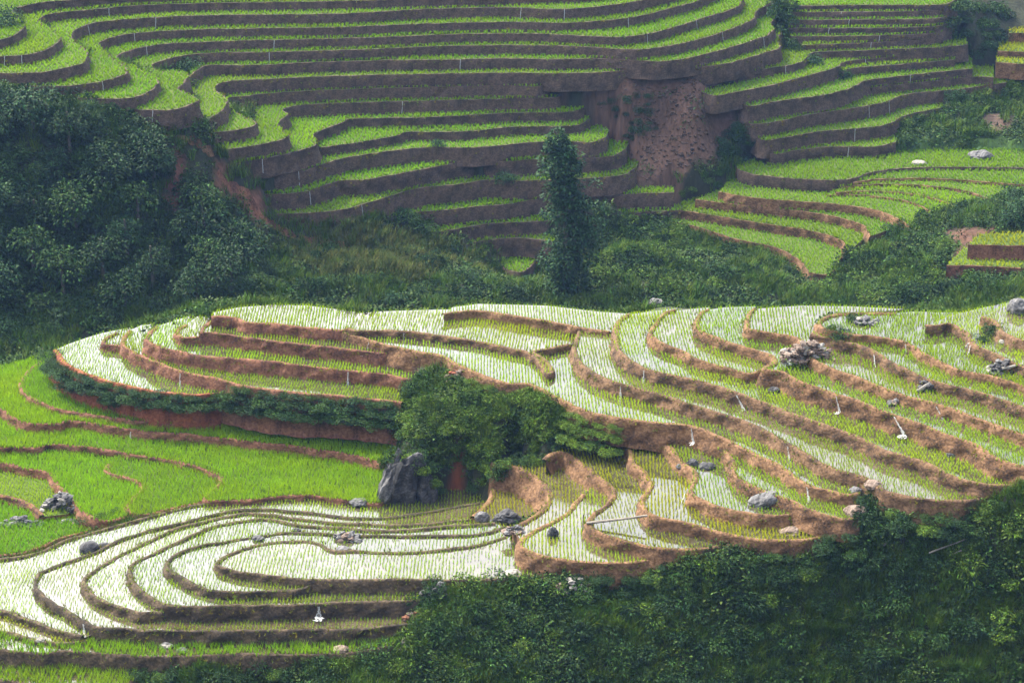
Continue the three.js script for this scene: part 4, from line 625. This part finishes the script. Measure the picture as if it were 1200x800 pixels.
// the tall tree hung with climbers
{
  const g = new THREE.Group(), b = hit(662, 350, ground), H = 15.4; g.position.set(b[0], b[1] - 0.3, b[2]);
  const axisAt = (t) => V(-0.9 * t + 0.5 * Math.sin(t * 3), H * t, 0.3 * Math.sin(t * 4));
  const c = new THREE.CatmullRomCurve3([0, 0.2, 0.4, 0.6, 0.8, 0.97].map(axisAt)), tg = new THREE.TubeGeometry(c, 30, 0.42, 9); const tp = tg.attributes.position;
  for (let i = 0; i < tp.count; i++) { const r = Math.floor(i / 10), a = c.getPointAt(r / 30), k = 1 - 0.72 * r / 30; tp.setXYZ(i, a.x + (tp.getX(i) - a.x) * k, a.y + (tp.getY(i) - a.y) * k, a.z + (tp.getZ(i) - a.z) * k); }
  tg.computeVertexNormals(); part(g, 'trunk', tg, barkMat);
  const o = { pos: [], idx: [], col: [] }, limbs = [];
  for (let k = 0; k < 112; k++) {
    const t = 0.02 + 0.94 * (k / 111), a = axisAt(t), w = (t < 0.3 ? 2.4 : t < 0.62 ? 2.6 : t < 0.82 ? 1.8 : 1.3) * (0.55 + 1.5 * Math.abs(n3(t * 7, 2.2, 7))) * rr(0.15, 1), an = rr(0, 6.28);
    const C = V(a.x + Math.cos(an) * w + (t > 0.35 && t < 0.62 ? 0.7 : t > 0.88 ? -0.1 : 0), a.y + rr(-0.5, 0.5), a.z + Math.sin(an) * w * 0.8);
    leafBall(o, C, rr(0.6, 1.2) * (t > 0.85 ? 0.85 : 1), 140, 0.28, 0.36, 1.05);
    if (k % 3 === 0) limbs.push(new THREE.TubeGeometry(new THREE.QuadraticBezierCurve3(a, V((a.x + C.x) / 2, (a.y + C.y) / 2 + 0.3, (a.z + C.z) / 2), C), 5, 0.07, 5));
  }
  leafBall(o, V(axisAt(0.62).x + 2.6, axisAt(0.7).y, 0), 0.5, 45, 0.3, 0.36); leafBall(o, V(axisAt(0.5).x + 3.2, axisAt(0.57).y, 0.2), 0.55, 45, 0.3, 0.36);
  part(g, 'branch', mergeGeometries(limbs), barkMat);
  part(g, 'climber_foliage', geoFrom(o.pos, o.idx, null, o.col), vine);
  thing(g, 'climber_covered_tree', 'tall slender tree wrapped in climbing leaves rising from the ravine', 'tree');
}
// ---------------------------------------------------------------- stones
function rockGeo(sd, sx, sy, sz, det = 4, rough = 0.28, vy = 1.3) {
  const g = new THREE.IcosahedronGeometry(1, det), p = g.attributes.position, v = V(0, 0, 0);
  for (let i = 0; i < p.count; i++) { v.fromBufferAttribute(p, i).normalize(); let k = 1 + rough * 1.6 * fbm(v.x * (2.6 - vy) + sd, v.y * vy, v.z * (2.6 - vy) + sd * 2, 5); const e = Math.abs(n3(v.x * 1.1 + sd * 3, v.y * 1.1, v.z * 1.1)); k -= rough * 0.35 * sstep(0.0, 0.15, 0.15 - e); p.setXYZ(i, v.x * k * sx, v.y * k * sy, v.z * k * sz); }
  const uv = g.attributes.uv; for (let i = 0; i < p.count; i++) uv.setXY(i, (p.getX(i) + p.getZ(i) * 0.6) / 2.2 + sd, (p.getY(i) + p.getZ(i) * 0.35) / 2.2);
  g.computeVertexNormals(); return g;
}
let rockN = 1;
function boulder(u, v, wpx, ratio, mat, label, o = {}) {
  const p = hit(u, v), dist = Math.hypot(p[0], CAM_Y - p[1], p[2]), w = wpx * dist / FPX / 2, m = new THREE.Mesh(rockGeo(rockN++ * 1.7, w, w * ratio, w * (o.deep ?? 0.8), 4, o.rough ?? 0.28), mat);
  m.position.set(p[0], p[1] + w * ratio * (o.rise ?? 0.45), p[2]); m.rotation.set(0, o.turn ?? 0, o.tilt ?? 0);
  return thing(m, o.name ?? 'boulder', label, o.category ?? 'boulder');
}
boulder(895, 591, 42, 0.48, ROCK.grey, 'large smooth grey boulder sitting on the rim of a brown-banked terrace', { tilt: 0.32, deep: 0.6 });
boulder(565, 610, 17, 0.95, ROCK.grey, 'rounded slate grey boulder on the narrow bund beside a dark rock');
boulder(594, 611, 32, 0.55, ROCK.dark, 'jagged dark rock on the bund between flooded paddies', { rough: 0.45 });
boulder(648, 630, 14, 1.3, ROCK.dark, 'pointed dark stone standing alone in the flooded paddy water', { rough: 0.2 });
boulder(105, 646, 24, 0.72, ROCK.dark, 'domed dark boulder on the rim of the outermost flooded terraces', { rough: 0.12 });
boulder(122, 640, 12, 0.5, ROCK.dark, 'small flat dark stone next to the domed boulder');
boulder(158, 754, 12, 0.95, ROCK.pale, 'upright pale stone in the bright green strip', { name: 'stone', category: 'stone' });
boulder(195, 759, 17, 0.55, ROCK.pale, 'wide pale stone in the bright green strip next to the upright one', { name: 'stone', category: 'stone' });
boulder(213, 764, 14, 0.5, ROCK.grey, 'low greyish stone at the end of the row in the green strip', { name: 'stone', category: 'stone' });
boulder(47, 752, 12, 0.55, ROCK.pale, 'pale stone lying on the narrow strip below the outermost terrace', { name: 'stone', category: 'stone' });
boulder(400, 763, 22, 0.4, ROCK.tan, 'flat tan stone half sunk in the green strip above the bushes', { name: 'stone', category: 'stone' });
boulder(775, 519, 17, 0.95, ROCK.tan, 'round tan boulder lodged in the red bank', {});
boulder(768, 360, 20, 0.75, ROCK.pale, 'white rock in the ravine behind the flooded terraces', {});
boulder(1150, 185, 28, 0.42, ROCK.grey, 'flat grey boulder on the bright meadow above the bowl', {});
boulder(1077, 192, 18, 0.3, ROCK.pale, 'low pale stone at the meadow edge above the bowl', { name: 'stone', category: 'stone' });
boulder(1194, 366, 26, 0.9, ROCK.grey, 'pale grey boulder at the end of the topmost upper paddy', {});
boulder(1137, 409, 10, 1.1, ROCK.pale, 'white stone at the foot of the short upper bank', { name: 'stone', category: 'stone' });
boulder(1177, 403, 12, 0.65, ROCK.pale, 'rounded white stone below the dark bush on the upper bank', { name: 'stone', category: 'stone' });
boulder(800, 548, 16, 0.4, ROCK.dark, 'flat dark stone at the end of the row across the small paddy', { name: 'stone', category: 'stone' });
boulder(812, 546, 15, 0.8, ROCK.dark, 'tall dark stone in the row across the small paddy', { name: 'stone', category: 'stone' });
boulder(828, 549, 22, 0.45, ROCK.dark, 'long dark stone in the row across the small paddy', { name: 'stone', category: 'stone' });
boulder(926, 625, 24, 0.4, ROCK.tan, 'low tan rock at the foot of the bank above the shaded slope', {});
boulder(1003, 603, 28, 0.6, ROCK.tan, 'brown rock at the end of the lower terrace beside the bushes', {});
boulder(1003, 578, 16, 0.7, ROCK.grey, 'grey rock above the brown rock where the terrace ends', {});
boulder(1024, 571, 24, 0.5, ROCK.tan, 'tan rock at the tip of the long brown bank', {});
boulder(601, 674, 20, 0.45, ROCK.pale, 'pale flat stone in the innermost paddy at the foot of the brown bank', { name: 'stone', category: 'stone' });
boulder(302, 634, 15, 0.65, ROCK.grey, 'grey stone sitting on the inner rim of the knoll', { name: 'stone', category: 'stone' });
boulder(402, 646, 20, 0.4, ROCK.grey, 'flat grey stone at the end of the inner bund of the knoll', { name: 'stone', category: 'stone' });
boulder(347, 623, 12, 0.5, ROCK.dark, 'small dark stone on the back rim of the knoll', { name: 'stone', category: 'stone' });
boulder(907, 459, 14, 0.6, ROCK.dark, 'small black stone on the brown bank below the stone pile', { name: 'stone', category: 'stone' });
boulder(420, 590, 22, 0.4, ROCK.grey, 'grey stone on the bund beside the dark rock outcrop', { name: 'stone', category: 'stone' });
boulder(1116, 536, 14, 0.7, ROCK.dark, 'dark stone stuck in the lower brown bank of the slope', { name: 'stone', category: 'stone' });
{ // the outcrop
  const g = new THREE.Group(), p = at(474, 583, 5.2); g.position.set(p[0], 4.6, p[2]);
  const a = part(g, 'rock_mass', rockGeo(37, 1.32, 2.25, 1.1, 6, 0.34, 0.8), ROCK.dark); a.position.set(-0.15, 1.5, 0); a.rotation.z = -0.22;
  const b = part(g, 'rock_spur', rockGeo(47, 0.7, 1.5, 0.7, 5, 0.4, 0.7), ROCK.dark); b.position.set(1.45, 0.9, 0.3); b.rotation.z = 0.15;
  const c = part(g, 'rock_face', rockGeo(53, 0.6, 2.0, 0.7, 5, 0.4, 0.7), ROCK.grey); c.position.set(-1.05, 1.25, 0.45); c.rotation.z = -0.3;
  for (const [x, y, z, k] of [[-0.5, 3.1, -0.3, 0.62], [0.35, 3.0, 0.0, 0.7], [1.2, 2.3, 0.15, 0.6], [1.9, 1.5, 0.2, 0.6], [0.9, 2.9, -0.4, 0.7], [2.2, 0.9, 0.1, 0.5], [-1.2, 2.6, -0.6, 0.5], [1.6, 2.2, -0.4, 0.7]]) { const m = new THREE.Mesh(BUSH.mix[Math.floor(rnd() * 8)], [mid, fresh, lime][Math.floor(rnd() * 3)]); m.position.set(p[0] + x, 4.6 + y, p[2] + z); m.scale.setScalar(k); m.rotation.y = rr(0, 6); thing(m, 'outcrop_shrub', 'leafy shrub spilling over the top of the dark rock outcrop', 'shrub', 'shrubs over the rock outcrop'); }
  thing(g, 'rock_outcrop', 'steep dark grey rock outcrop between the thicket and the flooded knoll', 'rock');
}
{
  const g = rockGeo(91, 0.16, 0.11, 0.14, 1, 0.7), pts = [], sc = scars[0].P, xs = sc.map((p) => p[0]), zs = sc.map((p) => p[1]);
  for (let k = 0; k < 4000 && pts.length < 1300; k++) { const x = rr(Math.min(...xs), Math.max(...xs)), z = rr(Math.min(...zs), Math.max(...zs)); if (!inside(sc, x, z) || topSlab(x, z)) continue; pts.push([x, ground(x, z) - 0.02, z, rr(0, 6.28), 0.35 + 1.3 * rnd() ** 4, rr(-0.5, 0.5), rr(-0.5, 0.5), rr(0.6, 1.3)]); }
  const im = scatter(null, 'landslide_debris', g, SOIL.dark, pts); im.userData = { kind: 'stuff', label: 'loose clods and stones strewn over the brown landslide', category: 'debris' }; scene.add(im);
}
const STONE = [0, 1, 2, 3, 4, 5].map((i) => rockGeo(61 + i * 3.1, 0.2, 0.1, 0.15, 1, 0.75));
function stonePile(u, v, wpx, hM, dM, n, mats, name, label, part_ = 'stone', k = 1) {
  const p = hit(u, v), dist = Math.hypot(p[0], CAM_Y - p[1], p[2]), w = wpx * dist / FPX, g = new THREE.Group(); g.position.set(p[0], p[1], p[2]);
  for (let i = 0; i < n; i++) {
    const x = rr(-0.5, 0.5), z = rr(-0.5, 0.5), y = rnd() * (1 - 3.2 * x * x) * (1 - 2 * z * z), s = rr(0.7, 1.5) * k, m = part(g, part_, STONE[i % 6], mats[Math.floor(rnd() * mats.length)]);
    m.position.set(x * w, Math.max(0.04, y * hM), z * dM + y * -0.2); m.scale.set(s, s * rr(0.8, 1.3), s); m.rotation.set(rr(-0.35, 0.35), rr(0, 6.28), rr(-0.35, 0.35));
  }
  return thing(g, name, label, 'stone pile');
}
stonePile(946, 423, 60, 1.5, 1.2, 130, [ROCK.tan, ROCK.pale, ROCK.tan, ROCK.tan], 'stone_pile', 'dry pile of flat tan stones between the upper terraces');
stonePile(72, 596, 42, 1.1, 1.2, 70, [ROCK.grey, ROCK.dark, ROCK.pale, ROCK.grey], 'stone_pile', 'rounded heap of grey stones in the lush green field');
stonePile(22, 616, 52, 0.45, 0.6, 45, [ROCK.dark, ROCK.grey, ROCK.dark], 'stone_pile', 'low row of dark stones across the lush green field');
stonePile(78, 615, 18, 0.35, 0.5, 16, [ROCK.grey, ROCK.dark, ROCK.tan], 'stone_pile', 'small stone cluster beside the weedy shrub at the field edge');
stonePile(671, 692, 42, 0.7, 1.0, 46, [ROCK.pale, ROCK.tan, ROCK.pale], 'stone_pile', 'heap of pale stones on the shaded slope below the terraces');
stonePile(540, 447, 34, 0.9, 0.9, 46, [ROCK.tan, SOIL.deep, ROCK.tan], 'stone_pile', 'rubble of reddish stones at the top of the leafy thicket');
stonePile(1178, 436, 44, 0.7, 0.9, 42, [ROCK.grey, ROCK.dark, ROCK.pale], 'stone_pile', 'grey stone heap with branches in the upper right paddy');
stonePile(1015, 380, 24, 0.5, 0.7, 24, [ROCK.grey, ROCK.pale, ROCK.dark], 'stone_pile', 'small mound of grey stones in the upper paddy');
stonePile(1090, 458, 26, 0.8, 0.8, 22, [ROCK.dark, ROCK.dark, ROCK.grey], 'stone_pile', 'dark stone heap with a pale log on the brown bank');
stonePile(1055, 473, 26, 0.45, 0.6, 18, [ROCK.dark, ROCK.tan, ROCK.grey], 'stone_pile', 'low scatter of stones on the bank below the pale log');
stonePile(406, 632, 27, 0.5, 0.6, 34, [ROCK.grey, ROCK.grey, ROCK.tan], 'stone_pile', 'clump of grey stones on the back bunds of the knoll');
stonePile(512, 698, 34, 0.7, 0.7, 34, [ROCK.dark, ROCK.grey, ROCK.dark], 'stone_pile', 'dark stones overgrown with weeds at the end of the knoll banks');
stonePile(487, 726, 22, 0.7, 0.6, 20, [ROCK.tan, SOIL.red, ROCK.tan], 'stone_pile', 'reddish stones at the end of the tall knoll bank');
stonePile(476, 758, 20, 0.4, 0.6, 16, [ROCK.tan, ROCK.pale], 'stone_pile', 'few pale stones at the end of the green strip');
stonePile(602, 624, 22, 0.4, 0.5, 22, [ROCK.dark, ROCK.grey, ROCK.tan], 'stone_pile', 'small stones where the knoll bunds meet the brown bank');
stonePile(803, 524, 20, 0.4, 0.5, 14, [SOIL.tan, ROCK.tan], 'stone_pile', 'crumbled earth clods below the junction of two brown banks');
// ---------------------------------------------------------------- poles, posts, sticks
function pole(a, b, r0, r1, mat, name, label, cat) {
  const A = V(...a), B = V(...b), c = new THREE.CatmullRomCurve3([0, 0.3, 0.6, 1].map((t, i) => A.clone().lerp(B, t).add(V(rr(-1, 1) * r0 * 0.2, i % 3 ? rr(-1, 1) * r0 * 0.3 : 0, 0)))), g = new THREE.TubeGeometry(c, 14, r0, 7), p = g.attributes.position;
  for (let i = 0; i < p.count; i++) { const k = Math.floor(i / 8) / 14, q = c.getPointAt(k), s = 1 + (r1 / r0 - 1) * k; p.setXYZ(i, q.x + (p.getX(i) - q.x) * s, q.y + (p.getY(i) - q.y) * s, q.z + (p.getZ(i) - q.z) * s); }
  g.computeVertexNormals(); return thing(new THREE.Mesh(g, mat), name, label, cat);
}
{
  const a = at(687, 613, 8.78), b = at(759, 604, 9.36); pole(a, b, 0.085, 0.065, woodMat, 'wooden_pole', 'long weathered pole laid across the flooded paddy from rim to rim', 'pole');
  const q = hit(683, 622); pole([q[0], q[1] - 0.2, q[2]], [q[0] + 0.02, q[1] + 1.05, q[2]], 0.045, 0.04, woodMat, 'wooden_post', 'short wooden post standing at the end of the long pole', 'post');
  const st = (u0, v0, u1, v1, lift, r, l) => { const s0 = hit(u0, v0, ground), s1 = hit(u1, v1, ground); pole([s0[0], s0[1] + lift, s0[2]], [s1[0], s1[1] + lift, s1[2]], r, r * 0.6, palewoodMat, 'dead_branch', l, 'branch'); };
  st(1088, 662, 1133, 645, 0.75, 0.055, 'long bare branch lying on the shaded slope');
  st(1108, 641, 1123, 631, 0.75, 0.045, 'short pale branch above the long bare branch');
  st(1114, 664, 1126, 659, 0.75, 0.05, 'short pale branch below the long bare branch');
  st(1035, 650, 1045, 641, 0.6, 0.07, 'broken stub of wood poking from the shaded slope shrubs');
  const m0 = hit(1084, 458); pole([m0[0] - 0.55, m0[1] + 0.1, m0[2] + 0.35], [m0[0] + 0.5, m0[1] + 0.6, m0[2] - 0.1], 0.13, 0.11, palewoodMat, 'log', 'pale log leaning on the dark stone heap', 'log');
  const n0 = hit(1182, 436); pole([n0[0] - 0.5, n0[1] + 0.35, n0[2] + 0.3], [n0[0] + 0.8, n0[1] + 0.6, n0[2] + 0.2], 0.1, 0.08, palewoodMat, 'log', 'pale log across the grey stone heap', 'log');
  const w0 = hit(553, 276, ground), w1 = hit(577, 286, ground); pole([w0[0], w0[1] + 0.7, w0[2]], [w1[0], w1[1] + 0.5, w1[2]], 0.08, 0.06, palewoodMat, 'fallen_pole', 'pale fallen pole on the grassy slope beside the lowest far terrace', 'pole');
}
// ---------------------------------------------------------------- water spilling from terrace to terrace
function spout(key, u, v, wid, slide, label, group) {
  const s = slabBy[key], t = at(u, v, s.h); let bi = 0, bd = 1e9; s.rimP.forEach((p, i) => { const d = Math.hypot(p[0] - t[0], p[1] - t[2]); if (d < bd) { bd = d; bi = i; } });
  const [x, z] = s.rimP[bi], [a, b] = s.rimN[bi], bat = s.far ? 0.2 : 0.34, pos = [], idx = [], uv = [], R = 12, dep = s.drop + 0.05, N = s.far ? 1 : Math.max(3, Math.round(wid / 0.09));
  const put = (o, side, y) => { pos.push(x + a * o - b * side, s.h + y, z + b * o + a * side); uv.push(side, y); };
  const C = s.far ? 2 : 6, R2 = s.far ? R : R + 4;
  for (let r = 0; r <= R2; r++) {   // water fanning out down the bank and over the paddy below
    const q = Math.min(1, r / R), e = Math.max(0, r - R), o = 0.04 + q * dep * bat * 1.08 + 0.05 + e * 0.13, y = r > R ? -s.drop + 0.035 : 0.04 - q * (dep - 0.01), w = s.far ? 0.035 : wid * (0.11 + 0.26 * q * q + e * 0.07) * (e > 3 ? 0.5 : 1);
    for (let c = 0; c <= C; c++) { const k = c / C * 2 - 1, rag = Math.abs(k) > 0.9 ? 0.55 * n3(r * 0.9, k * 3, u) : 0; put(o + 0.035 * n3(k * 3, r * 0.7, u) + (1 - k * k) * 0.03, slide * q + 0.04 * n3(r * 0.4, u, 2) + w * (k + rag), y + 0.01 * n3(k * 4, r, v)); }
    if (r) for (let c = 0; c < C; c++) { if (!s.far && n3(c * 1.3 + u, r * 0.55, v) > 0.18) continue; const k = (r - 1) * (C + 1) + c; idx.push(k, k + 1, k + C + 1, k + 1, k + C + 2, k + C + 1); }
  }
  return thing(new THREE.Mesh(geoFrom(pos, idx, uv), foamMat), 'water_spout', label, 'water spout', group);
}
for (const [k, u, v, w, sl] of [['La', 727, 452, 0.34, -0.2], ['Lb', 751, 435, 0.32, -0.2], ['Lb', 864, 463, 0.45, -0.9], ['La', 926, 524, 0.35, -0.6], ['P0', 947, 571, 0.4, -0.5], ['Ld', 1046, 488, 0.5, -1.1], ['Lf', 1097, 477, 0.35, -0.8], ['Lg', 1062, 404, 0.3, -0.5], ['Lh', 1026, 416, 0.34, -0.7], ['Ld', 980, 465, 0.25, -0.5], ['H4', 808, 575, 0.34, -0.3], ['Li', 1135, 405, 0.4, -0.3], ['P0', 810, 501, 0.3, -0.3]])
  spout(k, u, v, w, sl, 'white trickle of water spilling down a brown bank of the slope', 'trickles on the brown-banked slope');
for (const [k, u, v, w, sl] of [['M2', 407, 436, 0.36, 0], ['M3', 212, 438, 0.34, -0.2], ['P0', 432, 401, 0.25, 0], ['Ln', 473, 391, 0.2, 0], ['G1', 153, 505, 0.34, 0]])
  spout(k, u, v, w, sl, 'white trickle of water running down a reddish bank near the hedge', 'trickles near the hedge');
spout('F3', 373, 711, 0.5, 0, 'white splashing spout in the middle of the shaded bank of the knoll');
spout('F1', 97, 731, 0.5, -0.3, 'white spout spilling over the stones at the low corner of the knoll');
for (const [k, u, v] of [['TB', 130, 9], ['TC', 182, 21], ['TC', 106, 29], ['TD', 157, 40], ['TE', 171, 55], ['TB', 26, 65], ['TB', 3, 66], ['TD', 122, 95], ['TF', 181, 126], ['TK', 307, 187], ['TM', 349, 202], ['TN', 362, 224], ['TO', 426, 240], ['TC', 661, 11], ['TD', 736, 22], ['TE', 817, 25], ['TF', 848, 38], ['TE', 760, 40], ['TC', 613, 10], ['TG', 895, 44], ['TIr', 923, 78], ['TLr', 1043, 119], ['TMr', 1004, 151], ['TNr', 994, 172], ['TKr', 1070, 88], ['TJr', 1015, 70], ['TLr', 1020, 124], ['U1', 985, 14], ['U2', 997, 23], ['U3', 973, 33], ['U4', 1033, 42], ['U5', 1020, 50], ['TJ', 470, 119], ['TG', 537, 70], ['TE', 320, 47], ['TF', 313, 61]])
  spout(k, u, v, 0.2, 0.1, 'thin white trickle of water down a dark bank of the far terraces', 'trickles on the far terraces');
//__VEG1__
renderScene();
function renderScene() {
  const renderer = new THREE.WebGLRenderer({ antialias: true });
  renderer.setSize(1024, 682); renderer.toneMapping = THREE.LinearToneMapping; renderer.toneMappingExposure = EXPOSURE;
  renderer.shadowMap.enabled = true; renderer.shadowMap.type = THREE.PCFSoftShadowMap;
  renderer.render(scene, camera);
}
